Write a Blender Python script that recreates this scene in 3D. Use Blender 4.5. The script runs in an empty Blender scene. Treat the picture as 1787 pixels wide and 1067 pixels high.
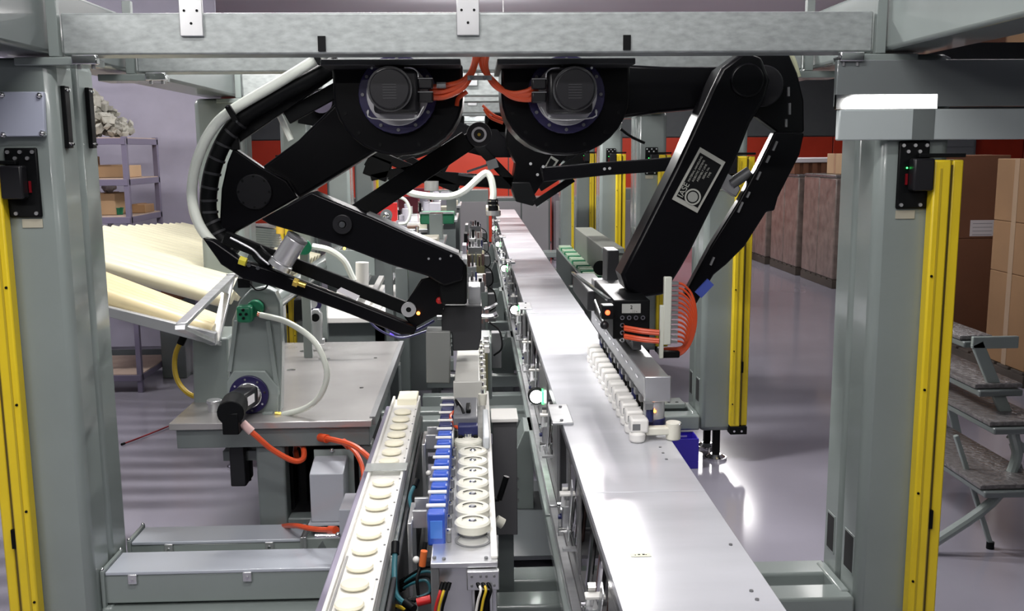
import bpy, bmesh, math, random
from mathutils import Vector, Matrix
random.seed(7)
SC = bpy.context.scene
COL = SC.collection
# ------------------------------------------------------------------ camera
F = 1700.; PIT = math.radians(9.01); YAW = math.radians(2.085); ROL = math.radians(-.433); H = 1.68
_cy, _sy, _cp, _sp, _cr, _sr = math.cos(YAW), math.sin(YAW), math.cos(PIT), math.sin(PIT), math.cos(ROL), math.sin(ROL)
def ray(px, py):
    X = (px-893.5)/F; U = -(py-533.5)/F
    x = X*_cr-U*_sr; u = X*_sr+U*_cr
    y = _cp+u*_sp; z = u*_cp-_sp
    return (x*_cy+y*_sy, -x*_sy+y*_cy, z)
def P(px, py, Y=None, Z=None, X=None):
    """point of the place seen at a photo position, on a given real plane (survey helper)"""
    r = ray(px, py)
    t = Y/r[1] if Y is not None else ((Z-H)/r[2] if Z is not None else X/r[0])
    return Vector((r[0]*t, r[1]*t, H+r[2]*t))
cam = bpy.data.cameras.new('camera'); cam.sensor_width = 36; cam.lens = 36*F/1787; cam.clip_start = .05; cam.clip_end = 200
co = bpy.data.objects.new('camera', cam); COL.objects.link(co)
fw = Vector(ray(893.5, 533.5)).normalized(); rt = (Vector(ray(1893.5, 533.5))-Vector(ray(893.5, 533.5))).normalized(); up = rt.cross(fw)
co.matrix_world = Matrix(((rt.x, up.x, -fw.x, 0), (rt.y, up.y, -fw.y, 0), (rt.z, up.z, -fw.z, H), (0, 0, 0, 1)))
SC.camera = co
# ------------------------------------------------------------------ light
SC.view_settings.view_transform = 'Standard'; SC.view_settings.look = 'None'
SC.view_settings.exposure = 0.25; SC.view_settings.gamma = 1.0; SC.view_settings.use_curve_mapping = False
w = bpy.data.worlds.new('hall_air'); SC.world = w; w.use_nodes = True
w.node_tree.nodes['Background'].inputs[0].default_value = (.75, .78, .85, 1); w.node_tree.nodes['Background'].inputs[1].default_value = .07
def area(name, loc, sx, sy, power, color=(1, .97, .95), rot=(0, 0, 0)):
    l = bpy.data.lights.new(name, 'AREA'); l.shape = 'RECTANGLE'; l.size = sx; l.size_y = sy; l.energy = power; l.color = color
    o = bpy.data.objects.new(name, l); o.location = loc; o.rotation_euler = rot; COL.objects.link(o); return o
# fluorescent battens across the line, one row above each bay, continuing behind the camera
for y, xx, pw in [(-2.2, -.9, 42), (.4, 0, 22), (1.75, -.25, 31), (4.35, -.8, 80), (4.4, 1.9, 10), (8.6, 0, 95), (12.4, 0, 80), (16.0, 0, 80)]:
    area('batten_lamp', (xx, y, 3.25), 1.5, .12, pw)
    area('batten_uplight', (xx, y, 3.30), 1.5, .3, pw*.17, rot=(math.pi, 0, 0))
area('batten_lamp', (3.3, -2.2, 2.76), 2.2, .22, 12, rot=(math.radians(72), 0, 0))  # added low lamp behind the camera, aimed to streak the crossbox lip
area('aisle_lamp', (-4.0, 5.8, 3.5), 1.5, .3, 60)
area('aisle_lamp', (3.6, 8.5, 3.5), .3, 3.0, 24)
area('aisle_lamp', (3.8, 14.5, 3.5), .3, 3.0, 55)
area('aisle_lamp', (-2.6, -.4, 3.3), 1.5, .3, 48, rot=(math.radians(48), 0, 0))  # added out of view, tilted to brighten the left column front
area('added_key_lamp', (.72, 4.75, 1.93), .3, .05, 20, rot=(math.radians(-62), 0, 0))  # added lamp hidden behind the right arm, to cast the gripper shadow

# ------------------------------------------------------------------ materials
MC = {}
def mat(name, col, rough=.5, metal=0., coat=0., noise=0., nscale=8., emit=None, estr=0., spec=.5, trans=0., alpha=1., stretch=None, bump=0.):
    if name in MC: return MC[name]
    m = bpy.data.materials.new(name); m.use_nodes = True; nt = m.node_tree; b = nt.nodes['Principled BSDF']
    b.inputs['Base Color'].default_value = (*col, 1); b.inputs['Roughness'].default_value = rough; b.inputs['Metallic'].default_value = metal
    b.inputs['Coat Weight'].default_value = coat; b.inputs['Coat Roughness'].default_value = .08
    b.inputs['Specular IOR Level'].default_value = spec; b.inputs['Transmission Weight'].default_value = trans; b.inputs['Alpha'].default_value = alpha
    if emit: b.inputs['Emission Color'].default_value = (*emit, 1); b.inputs['Emission Strength'].default_value = estr
    if noise or bump:
        tc = nt.nodes.new('ShaderNodeTexCoord'); mp = nt.nodes.new('ShaderNodeMapping'); nz = nt.nodes.new('ShaderNodeTexNoise')
        nt.links.new(tc.outputs['Object'], mp.inputs[0]); nt.links.new(mp.outputs[0], nz.inputs['Vector'])
        nz.inputs['Scale'].default_value = nscale; nz.inputs['Detail'].default_value = 4
        if stretch: mp.inputs['Scale'].default_value = stretch
        if noise:
            mx = nt.nodes.new('ShaderNodeMix'); mx.data_type = 'RGBA'
            mx.inputs['A'].default_value = (*[max(0, c*(1-noise)) for c in col], 1); mx.inputs['B'].default_value = (*[min(1, c*(1+noise)) for c in col], 1)
            cr = nt.nodes.new('ShaderNodeMapRange'); cr.inputs['From Min'].default_value = .3; cr.inputs['From Max'].default_value = .7
            nt.links.new(nz.outputs['Fac'], cr.inputs[0]); nt.links.new(cr.outputs[0], mx.inputs['Factor']); nt.links.new(mx.outputs['Result'], b.inputs['Base Color'])
            r2 = nt.nodes.new('ShaderNodeMapRange'); r2.inputs['To Min'].default_value = max(.02, rough*(1-noise*.5)); r2.inputs['To Max'].default_value = min(1, rough*(1+noise*.5))
            nt.links.new(nz.outputs['Fac'], r2.inputs[0]); nt.links.new(r2.outputs[0], b.inputs['Roughness'])
        if bump:
            bp = nt.nodes.new('ShaderNodeBump'); bp.inputs['Strength'].default_value = bump; bp.inputs['Distance'].default_value = .01
            nt.links.new(nz.outputs['Fac'], bp.inputs['Height']); nt.links.new(bp.outputs[0], b.inputs['Normal'])
    MC[name] = m; return m
PAINT = mat('grey_green_enamel', (.235, .272, .26), .24, coat=.4, noise=.05, nscale=3)
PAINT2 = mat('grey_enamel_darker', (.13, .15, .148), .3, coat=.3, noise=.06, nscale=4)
GLOSS = mat('dark_gloss_panel', (.1, .115, .115), .09, coat=.8)
FLOOR = mat('epoxy_floor', (.27, .26, .31), .12, noise=.06, nscale=1.2)
LAV = mat('lavender_wall', (.42, .40, .50), .6, noise=.04)
GREYW = mat('slate_wall', (.085, .095, .1), .6, noise=.06)
RED = mat('red_sheet', (.52, .045, .02), .35, noise=.1, nscale=2)
CEIL = mat('ceiling_grey', (.8, .79, .86), .7)
GALV = mat('galvanised_steel', (.36, .39, .385), .42, metal=.3, noise=.17, nscale=55, stretch=(.6, 1, 1.3))
ALU = mat('milled_aluminium', (.74, .75, .76), .3, metal=.85, noise=.1, nscale=5, stretch=(1, 8, 1))
ALUP = mat('brushed_deck_aluminium', (.64, .65, .69), .26, metal=.15, noise=.09, nscale=2.5, stretch=(.6, 2.5, 1))
STEEL = mat('stainless_table_steel', (.42, .41, .40), .25, metal=.5, noise=.08, nscale=4)
DALU = mat('dark_anodised', (.2, .205, .21), .38, metal=.3, noise=.1)
SKIRT = mat('skirt_grey_metal', (.27, .27, .275), .32, metal=.4, noise=.12)
CHROME = mat('bright_steel', (.8, .8, .8), .12, metal=1.)
BLK = mat('black_gloss_casting', (.0025, .0025, .0035), .28, spec=.2)
BLKM = mat('black_matt', (.004, .0045, .005), .45, spec=.15)
BLKP = mat('black_plastic', (.010, .010, .012), .34, spec=.4)
CHAR = mat('charcoal_box', (.028, .029, .032), .45)
YEL = mat('safety_yellow', (.78, .58, .02), .35, noise=.06, nscale=5)
WHT = mat('white_plastic', (.85, .84, .8), .4, noise=.03)
HOSE = mat('white_hose', (.88, .93, .84), .28, coat=.3)
CREAM = mat('cream_product', (.92, .88, .70), .55, noise=.04)
CREAM2 = mat('ivory_tube_plastic', (.86, .82, .60), .35, noise=.06, nscale=3)
CREAM3 = mat('tan_tube_plastic', (.82, .69, .40), .4, noise=.06, nscale=3)
PUCK = mat('ivory_puck', (.8, .79, .68), .35, noise=.04)
ORG = mat('orange_cable', (.62, .075, .02), .35, coat=.2)
YCAB = mat('yellow_cable', (.78, .55, .03), .4)
TEAL = mat('teal_cable', (.03, .14, .17), .4)
BLUE = mat('blue_sensor', (.03, .10, .55), .35, coat=.3)
NAVY = mat('navy_plastic', (.015, .02, .10), .4)
BIN = mat('blue_bin', (.035, .02, .42), .35)
PURP = mat('purple_ring', (.012, .008, .06), .4)
GREEN = mat('green_belt', (.02, .22, .10), .45, noise=.08)
GREENP = mat('green_gland', (.01, .17, .08), .35)
BRASS = mat('brass', (.75, .55, .12), .25, metal=.9)
TAN = mat('carton', (.30, .17, .08), .75, noise=.07, nscale=3)
TAN2 = mat('carton_dark', (.20, .085, .045), .75, noise=.08, nscale=3)
TANL = mat('carton_light', (.5, .33, .19), .75, noise=.06, nscale=5)
WRAP = mat('film_wrapped_carton', (.21, .165, .145), .3, noise=.3, nscale=9, bump=.5)
FILM = mat('crumpled_film', (.17, .16, .16), .14, metal=.2, noise=.25, nscale=45, bump=1.)
PAPER = mat('paper', (.75, .73, .76), .7)
WOODP = mat('pallet_wood', (.07, .055, .045), .8, noise=.2)
SHELF = mat('purple_grey_rack_steel', (.17, .15, .22), .45)
SHELFB = mat('chipboard', (.42, .32, .26), .7, noise=.1)
FOAM = mat('foam_chunks', (.42, .41, .36), .7, noise=.25, nscale=20)
PLAST = mat('milky_plastic', (.6, .58, .66), .3)
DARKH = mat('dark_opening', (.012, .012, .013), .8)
REDL = mat('red_plastic', (.6, .02, .02), .35)
COPP = mat('copper_rod', (.36, .24, .22), .3, metal=.8)
WLED = mat('white_led', (1, 1, 1), .4, emit=(1, 1, 1), estr=9)
GLED = mat('green_led', (.1, 1, .2), .4, emit=(.05, 1, .15), estr=3.5)
OLED = mat('orange_led', (1, .4, .1), .4, emit=(1, .25, .03), estr=8)
RLED = mat('red_led', (1, .1, .05), .4, emit=(1, .07, .02), estr=5)
BLED = mat('blue_led', (.2, .1, 1), .4, emit=(.12, .06, 1), estr=1.5)
TUBE = mat('lamp_tube', (1, 1, 1), .4, emit=(1, .98, 1), estr=14)
GLASSY = mat('clear_cylinder', (.75, .78, .82), .08, trans=.5)
PLATE = mat('nameplate_silver', (.5, .51, .46), .35, metal=.5)

# ------------------------------------------------------------------ mesh helpers
class B:
    def __init__(s): s.bm = bmesh.new()
    def box(s, x0, x1, y0, y1, z0, z1, bev=0):
        v = [s.bm.verts.new((x, y, z)) for x in (x0, x1) for y in (y0, y1) for z in (z0, z1)]
        fs = [(0, 1, 3, 2), (4, 6, 7, 5), (0, 4, 5, 1), (2, 3, 7, 6), (0, 2, 6, 4), (1, 5, 7, 3)]
        ff = [s.bm.faces.new([v[i] for i in f]) for f in fs]
        if bev:
            es = list({e for f in ff for e in f.edges}); bmesh.ops.bevel(s.bm, geom=es, offset=bev, segments=2, affect='EDGES', profile=.6)
        return s
    def quadprism(s, a, b, w, up=(0, 0, 1), h=None):
        """bar from a to b, width w sideways, height h along up"""
        a = Vector(a); b = Vector(b); h = h or w; d = (b-a).normalized(); u = Vector(up); sd = d.cross(u).normalized(); u = sd.cross(d).normalized()
        v = [s.bm.verts.new(p+sd*(i*w/2)+u*(j*h/2)) for p in (a, b) for i, j in ((-1, -1), (1, -1), (1, 1), (-1, 1))]
        for f in ((0, 1, 2, 3), (7, 6, 5, 4), (0, 4, 5, 1), (1, 5, 6, 2), (2, 6, 7, 3), (3, 7, 4, 0)): s.bm.faces.new([v[i] for i in f])
        return s
    def prism(s, pts, d):
        """polygon of 3d points pushed by vector d"""
        d = Vector(d); n = len(pts); a = [s.bm.verts.new(Vector(p)) for p in pts]; b = [s.bm.verts.new(Vector(p)+d) for p in pts]
        s.bm.faces.new(a); s.bm.faces.new(b[::-1])
        for i in range(n): s.bm.faces.new((a[i], b[i], b[(i+1) % n], a[(i+1) % n]))
        return s
    def cyl(s, a, b, r, r2=None, n=20, cap=True):
        a = Vector(a); b = Vector(b); r2 = r if r2 is None else r2; d = (b-a).normalized(); u = d.orthogonal().normalized(); w = d.cross(u)
        A = [s.bm.verts.new(a+(u*math.cos(t)+w*math.sin(t))*r) for t in [2*math.pi*i/n for i in range(n)]]
        Bv = [s.bm.verts.new(b+(u*math.cos(t)+w*math.sin(t))*r2) for t in [2*math.pi*i/n for i in range(n)]]
        for i in range(n): s.bm.faces.new((A[i], A[(i+1) % n], Bv[(i+1) % n], Bv[i]))
        if cap: s.bm.faces.new(A[::-1]); s.bm.faces.new(Bv)
        return s
    def ring(s, c, ax, r0, r1, th, n=32):
        """flat annulus with thickness th along ax"""
        c = Vector(c); d = Vector(ax).normalized(); u = d.orthogonal().normalized(); w = d.cross(u); L = []
        for off, r in ((0, r0), (0, r1), (th, r1), (th, r0)):
            L.append([s.bm.verts.new(c+d*off+(u*math.cos(t)+w*math.sin(t))*r) for t in [2*math.pi*i/n for i in range(n)]])
        for k in range(4):
            for i in range(n): s.bm.faces.new((L[k][i], L[k][(i+1) % n], L[(k+1) % 4][(i+1) % n], L[(k+1) % 4][i]))
        return s
    def tube(s, pts, r, n=8, smooth=True, step=5):
        pts = [Vector(p) for p in pts]
        if smooth and len(pts) > 2:
            q = []; e = [2*pts[0]-pts[1]]+pts+[2*pts[-1]-pts[-2]]
            for i in range(1, len(e)-2):
                for k in range(step):
                    t = k/step; p0, p1, p2, p3 = e[i-1:i+3]
                    q.append(.5*((2*p1)+(p2-p0)*t+(2*p0-5*p1+4*p2-p3)*t*t+(3*p1-p0-3*p2+p3)*t**3))
            q.append(pts[-1]); pts = q
        u = None; rings = []
        for i, p in enumerate(pts):
            d = (pts[min(i+1, len(pts)-1)]-pts[max(i-1, 0)]).normalized()
            u = d.orthogonal().normalized() if u is None else (u-d*u.dot(d)).normalized()
            w = d.cross(u); rings.append([s.bm.verts.new(p+(u*math.cos(2*math.pi*k/n)+w*math.sin(2*math.pi*k/n))*r) for k in range(n)])
        for a, b in zip(rings, rings[1:]):
            for k in range(n): s.bm.faces.new((a[k], a[(k+1) % n], b[(k+1) % n], b[k]))
        s.bm.faces.new(rings[0][::-1]); s.bm.faces.new(rings[-1]); return s
    def ball(s, c, r, seg=12):
        bmesh.ops.create_uvsphere(s.bm, u_segments=seg, v_segments=seg//2+1, radius=r, matrix=Matrix.Translation(c)); return s
def wloc(o):
    v = Vector(o.location)
    while o.parent: o = o.parent; v += Vector(o.location)
    return v
def part(name, b, m, parent=None, bevel=0, smooth=None, label=None, kind=None):
    bm = b.bm; bmesh.ops.recalc_face_normals(bm, faces=bm.faces)
    if parent is not None: bmesh.ops.translate(bm, verts=bm.verts, vec=-wloc(parent))
    else:
        lo = Vector([min(v.co[i] for v in bm.verts) for i in range(3)]); hi = Vector([max(v.co[i] for v in bm.verts) for i in range(3)])
        base = Vector(((lo.x+hi.x)/2, (lo.y+hi.y)/2, lo.z)); bmesh.ops.translate(bm, verts=bm.verts, vec=-base)
    me = bpy.data.meshes.new(name); bm.to_mesh(me); bm.free(); me.materials.append(m)
    o = bpy.data.objects.new(name, me); COL.objects.link(o)
    if parent is not None: o.parent = parent
    else: o.location = base
    for p in me.polygons: p.use_smooth = True
    try: me.set_sharp_from_angle(angle=math.radians(35))
    except Exception: pass
    if bevel:
        md = o.modifiers.new('bevel', 'BEVEL'); md.width = bevel; md.segments = 2; md.limit_method = 'ANGLE'; md.angle_limit = math.radians(50)
    if label: o['label'] = label
    if kind: o['kind'] = kind
    return o
def thing(name, label, cat, loc, group=None):
    o = bpy.data.objects.new(name, None); COL.objects.link(o); o.location = loc; o.empty_display_size = .05
    o['label'] = label; o['category'] = cat
    if group: o['group'] = group
    return o
def tag(o, label, cat, group=None):
    o['label'] = label; o['category'] = cat
    if group: o['group'] = group
    return o
def struct(name, b, m, parent=None, bevel=0):
    o = part(name, b, m, parent, bevel)
    if parent is None: o['kind'] = 'structure'
    return o
def dup(root, off, label, group=None, scale=None):
    r = root.copy(); COL.objects.link(r); r.location = Vector(root.location)+Vector(off); r['label'] = label
    if group: r['group'] = group
    if scale: r.scale = scale
    def rec(a, b):
        for ch in list(a.children):
            c = ch.copy(); COL.objects.link(c); c.parent = b; rec(ch, c)
    rec(root, r); return r
def PY(pl, Y): return [P(a, b, Y=Y) for a, b in pl]
def plate(name, pl, Y, th, m, parent, bevel=.003, **k):
    return part(name, B().prism(PY(pl, Y), (0, th, 0)), m, parent, bevel, **k)
def text(body, size, m, parent, name, matrix, ext=.0006):
    c = bpy.data.curves.new(name, 'FONT'); c.body = body; c.size = size; c.extrude = ext; c.align_x = 'CENTER'; c.align_y = 'CENTER'
    t = bpy.data.objects.new('tmp', c); COL.objects.link(t); bpy.context.view_layer.update()
    me = bpy.data.meshes.new_from_object(t.evaluated_get(bpy.context.evaluated_depsgraph_get())); bpy.data.objects.remove(t)
    me.materials.clear(); me.materials.append(m); o = bpy.data.objects.new(name, me); COL.objects.link(o)
    me.transform(Matrix.Translation(-wloc(parent)) @ matrix); o.parent = parent; return o
def facing_cam(loc, ang=0.):  # letters stand in the XZ plane, read from -Y
    return Matrix.Translation(loc) @ Matrix.Rotation(math.radians(-ang), 4, 'Y') @ Matrix.Rotation(math.radians(90), 4, 'X')
ORD = ['nearest the camera', 'second from the camera', 'third from the camera', 'fourth from the camera', 'fifth from the camera', 'farthest from the camera']

NW = 'first second third fourth fifth sixth seventh eighth ninth tenth eleventh twelfth thirteenth fourteenth fifteenth sixteenth seventeenth eighteenth nineteenth twentieth'.split()
# ================================================================== SETTING
struct('floor', B().box(-9, 11, -5, 19, -.1, 0), FLOOR)
struct('ceiling', B().box(-9, 11, -5, 19, 3.6, 3.7), CEIL)
struct('wall_back', B().box(-9, 11, 18, 18.1, 1.92, 3.6), GREYW)
wb = struct('wall_back_lower', B().box(-9, 11, 18.04, 18.1, 0, 1.92), GREYW)
x = -8.99; i = 0
while x < 10.9:
    x1 = min(x+1.2, 10.99); part('panel', B().box(x+.01, x1-.01, 18.0, 18.04, .02, 1.9), RED, wb, .004); x = x1
struct('wall_right', B().box(10.9, 11, -5, 18, 0, 3.6), GREYW)
struct('wall_outer_left', B().box(-9, -8.9, -5, 18, 0, 3.6), LAV)
struct('wall_front', B().box(-9, 11, -5.1, -5, 0, 3.6), GREYW)
wl = struct('wall_left', B().box(-8.9, -2.1, 7.95, 8.1, 0, 3.6), LAV)
for a in range(6):
    x0 = -8.6+a*1.1
    part('panel', B().box(x0+.006, x0+1.094, 7.935, 7.95, .12, 3.58), LAV, wl, .003)
struct('baseboard_left', B().box(-8.9, -2.1, 7.91, 7.934, 0, .1), GREYW)
for i, xx in enumerate((7.3, 8.35)):
    d = struct('door_%d' % (i+1), B().box(xx, xx+.9, 17.9, 17.995, 0, 2.1), mat('shutter_grey', (.25, .27, .29), .5), bevel=.005)
    f = B()
    for q in range(12): f.box(xx+.04, xx+.86, 17.88, 17.9, .1+q*.16, .22+q*.16)
    part('shutter_slats', f, mat('shutter_grey', (.25, .27, .29), .5), d, .003)
    part('door_frame', B().box(xx-.12, xx-.01, 17.86, 17.99, 0, 2.15), WHT, d, .003)

# ================================================================== GANTRY COLUMNS
D0, SP, CD = 2.894, 2.18, .31
def column(k, sx, top):
    y = D0+SP*k; side = 'right' if sx > 0 else 'left'
    c = thing('gantry_column', f'tall grey-green twin-tube steel column on the {side} of the line, {ORD[k]}', 'column', (sx*1.31, y+.15, 0), f'steel columns on the {side} side')
    def bx(*a): return (min(sx*a[0], sx*a[1]), max(sx*a[0], sx*a[1]))+a[2:]
    part('front_tube', B().box(*bx(1.2, 1.42, y, y+.158, .165, top)), PAINT, c, .028)
    part('rear_tube', B().box(*bx(1.2, 1.42, y+.16, y+CD, .165, top)), PAINT, c, .022)
    part('weld_pad', B().box(*bx(1.165, 1.2, y+.045, y+.27, .2, .262)), PAINT, c, .008)
    for (ya, yb) in ((y+.035, y+.105), (y+.205, y+.262)):
        if sx < 0: continue
        h = part('hole_rim', B().box(*bx(1.198, 1.2015, ya-.006, yb+.006, .318, .452)), PAINT, c, .001)
        part('access_hole', B().box(*bx(1.1972, 1.1985, ya, yb, .325, .445)), DARKH, h)
    for yy in (y+.04, y+.25):
        f = part('levelling_foot', B().cyl((sx*1.3, yy, .012), (sx*1.3, yy, .03), .055, .03).cyl((sx*1.3, yy, 0), (sx*1.3, yy, .014), .06), CHROME, c)
        part('stud', B().box(sx*1.3-.018, sx*1.3+.018, yy-.018, yy+.018, .03, .17), BLKM, f, .003)
    return c
def curtain(k, sx):
    y = D0+SP*k; side = 'right' if sx > 0 else 'left'
    c = thing('light_curtain', f'yellow safety light curtain on the {side} column row, {ORD[k]}', 'light curtain', (sx*1.4, y, .16), f'yellow light curtains on the {side}')
    def bx(*a): return (min(sx*a[0], sx*a[1]), max(sx*a[0], sx*a[1]))+a[2:]
    A = part('front_profile', B().box(*bx(1.352, 1.404, y-.045, y-.002, .205, 1.645)), YEL, c, .006)
    s_ = B()
    s_.box(*bx(1.37, 1.376, y-.047, y-.044, .22, 1.62)); part('groove', s_, mat('yellow_shade', (.5, .37, .02), .4), A)
    for z in (.33, .62, .95, 1.3): part('screw', B().cyl((sx*1.362, y-.048, z), (sx*1.362, y-.043, z), .004, n=10), BLKM, A)
    part('rear_profile', B().box(*bx(1.415, 1.448, y-.03, y+.03, .205, 1.645)), YEL, c, .005)
    part('gap_cover', B().box(*bx(1.404, 1.415, y-.03, y-.005, .21, 1.63)), mat('ochre_gap', (.12, .085, .01), .5), c)
    part('clip', B().box(*bx(1.401, 1.417, y-.04, y-.02, .5, .56)), BLKM, c)
    cap = part('end_cap', B().box(*bx(1.354, 1.446, y-.045, y+.02, .16, .205)), BLKM, c, .004)
    for q in (.375, .415): part('cap_screw', B().cyl((sx*(1+q), y-.05, .18), (sx*(1+q), y-.044, .18), .006, n=10), CHROME, cap)
    br = part('mounting_plate', B().box(*bx(1.258, 1.352, y-.012, y-.001, 1.5, 1.70)), BLKM, c, .005)
    for (a, z) in ((1.27, 1.688), (1.305, 1.688), (1.34, 1.688), (1.285, 1.67), (1.32, 1.67), (1.272, 1.512), (1.33, 1.512)):
        part('plate_bolt', B().cyl((sx*a, y-.017, z), (sx*a, y-.012, z), .0055, n=10), ALU, br)
    part('sensor_block', B().box(*bx(1.288, 1.35, y-.055, y-.013, 1.555, 1.65)), BLKP, c, .006)
    part('clamp_arm', B().box(*bx(1.31, 1.45, y-.035, y-.013, 1.652, 1.664)), BLKM, c, .002)
    if sx > 0: part('status_lamp', B().ball((sx*1.283, y-.016, 1.622), .0028, 10), GLED, c)
    part('red_window', B().box(*bx(1.28, 1.286, y-.018, y-.013, 1.572, 1.605)), mat('dark_red', (.18, .005, .01), .3), c)
    part('type_label', B().box(*bx(1.262, 1.32, y-.003, y-.0005, 1.47, 1.495)), mat('pale_label', (.4, .38, .3), .6), c)
for k in range(6):
    for sx in (-1, 1):
        column(k, sx, 1.955)
        if not (sx < 0 and k in (1, 3, 4)): curtain(k, sx)
# access plate on left near column
ap = thing('cover_plate', 'light grey square cover plate with four domed nuts on the near left column', 'cover', (-1.335, 2.885, 1.70))
part('panel', B().prism(PY([(-10, 160), (75, 160), (78, 238), (-10, 239)], 2.872), (0, .018, 0)), mat('pale_blue_enamel', (.43, .46, .56), .3), ap, .003)
for q in ((3, 166), (68, 167), (5, 236), (73, 233)):
    p = P(*q, Y=2.868); part('domed_nut', B().ball(p, .007).cyl(p, p+Vector((0, .012, 0)), .009, n=6), CHROME, ap)
for i, (a, b) in enumerate((((113, 150), (121, 259)), ((155, 153), (163, 259)))):
    zt = P(a[0], a[1], X=-1.19); zb = P(b[0], b[1], X=-1.19)
    s = part('slotted_strip', B().box(-1.199, -1.186, zt.y-.012, zt.y+.022, zb.z, zt.z), BLKM, None, .002)
    tag(s, 'narrow black strip bolted on inner face of near left column, %s one' % ('nearer', 'farther')[i], 'strip')
    for z in (zb.z+.012, zt.z-.012):
        for dy in (-.002, .014): part('strip_bolt', B().cyl((-1.186, zt.y+dy, z), (-1.181, zt.y+dy, z), .004, n=8), CHROME, s)
# floor sleepers between columns
for k in range(6):
    y = D0+SP*k
    for j, (ya, yb) in enumerate(((y+.0, y+.11), (y+.19, y+.30))):
        t = part('base_beam', B().box(-1.2, 1.2, ya, yb, .175, .257), PAINT, None, .01)
        tag(t, f'grey-green floor-level cross beam between column feet, {("front","rear")[j]} of the pair {ORD[k]}', 'beam', 'floor level cross beams')
        for sx in (-1, 1):
            part('foot', B().cyl((sx*.8, (ya+yb)/2, 0), (sx*.8, (ya+yb)/2, .18), .02).cyl((sx*.8, (ya+yb)/2, 0), (sx*.8, (ya+yb)/2, .012), .04), DALU, t)
# sleepers under the line
ys = [5.62+.5*i for i in range(16)]; ys = [y for y in ys if not any(D0+SP*k-.13 < y < D0+SP*k+.33 for k in range(6))]
for i, y in enumerate(ys):
    t = part('sleeper', B().box(-.33, .5, y, y+.085, .175, .25), PAINT, None, .006)
    tag(t, f'{NW[i]} grey cross sleeper under the line counting from the camera', 'beam', 'cross sleepers under the line')
    for q in (-.28, .45): part('foot', B().box(q-.02, q+.02, y+.02, y+.06, 0, .176), PAINT2, t)
# ---- overhead: side rails, galvanised beams
for sx, side in ((-1, 'left'), (1, 'right')):
    a, b = sorted((sx*1.21, sx*1.40))
    t = part('top_rail', B().box(a, b, -1.0, 14.5, 1.965, 2.16), PAINT if sx > 0 else PAINT2, None, .012)  # left rail darker: its unlit inner face is put into the colour
    tag(t, f'long grey top rail running over the {side} column row', 'rail')
    pn = B().box(*sorted((sx*1.41, sx*3.0)), 2.12, 2.8, 1.975, 2.0)
    tag(part('canopy_panel', pn, GLOSS, None, .004), f'dark glossy flat canopy panel overhead outside the {side} column row', 'panel')
    for k in range(5):
        for j, y in enumerate((2.9+SP*k, 3.52+SP*k)):
            t = thing('rail_bracket', f'grey bracket with bright clamp under {side} end of {NW[2*k+j]} galvanised beam from the camera', 'bracket', (sx*1.15, y, 1.93), 'rail brackets')
            part('flange', B().box(*sorted((sx*1.175, sx*1.205)), y-.012, y+.012, 1.955, 2.2), PAINT, t, .002)
            part('shelf_plate', B().box(*sorted((sx*1.09, sx*1.30)), y-.02, y+.10, 1.93, 1.953), PAINT, t, .003)
            cb = part('clamp_block', B().box(*sorted((sx*1.06, sx*1.13)), y-.045, y-.02, 1.93, 1.957), CHROME, t, .003)
            for q in (1.075, 1.115): part('clamp_bolt', B().cyl((sx*q, y-.03, 1.918), (sx*q, y-.03, 1.93), .006, n=8), DALU, cb)
for k in range(5):
    for j, y in enumerate((2.9+SP*k, 3.52+SP*k)):
        t = thing('galvanised_beam', f'mottled galvanised square beam across the gantry, {("front","rear")[j]} of the pair {ORD[k]}', 'beam', (0, y+.05, 1.962), 'galvanised cross beams')
        part('tube', B().box(-1.17, 1.17, y, y+.11, 1.96, 2.076), GALV, t, .006)
        if j == 0:
            for px in (-.80, -.015):
                g = part('hanger_plate', B().box(px-.033, px+.033, y-.012, y-.0005, 2.01, 2.16), ALU, t, .002)
                for (a, b) in ((-.018, 2.08), (.018, 2.08), (0, 2.045), (-.018, 2.13), (.018, 2.13)): part('rivet_hole', B().cyl((px+a, y-.0135, b), (px+a, y-.011, b), .0038, n=10), BLKM, g)
            for px in (-.435, .445): part('black_clip', B().box(px-.011, px+.011, y-.006, y+.0, 1.968, 2.01), BLKM, t)
        else:
            for px in (-.75, -.02, .66): part('hanger_plate', B().box(px-.05, px+.05, y-.015, y-.0005, 2.03, 2.14), ALU, t, .002)
# right cross box above near right column
cbx = thing('crossbox', 'glossy grey box beam jutting right from the top of the near right column', 'beam', (1.6, 2.9, 1.703))
part('box_shell', B().box(1.056, 3.2, 2.868, 2.890, 1.80, 1.935), mat('semi_dark_gloss', (.17, .19, .19), .07, coat=1), cbx, .003)
part('box_lower', B().box(1.066, 3.2, 2.862, 2.890, 1.7035, 1.793), mat('pale_reflection_tone', (.42, .47, .47), .25, coat=.4), cbx, .004)  # paler than the shell: a bright reflection put into the colour
part('added_glint_lip', B().prism([(1.056, 2.8660, 1.836), (1.056, 2.8652, 1.824), (1.056, 2.8642, 1.808), (1.056, 2.8630, 1.794), (1.056, 2.88, 1.794), (1.056, 2.88, 1.836)], (.30, 0, 0)), mat('bright_gloss', (.85, .87, .87), .06, metal=1.), cbx)  # lip added and tilted to mirror the lamp behind the camera
part('dark_reflection_gap', B().box(1.285, 1.35, 2.8605, 2.863, 1.705, 1.792), PAINT2, cbx)  # dark break in the reflection, put in as a darker plate
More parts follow.
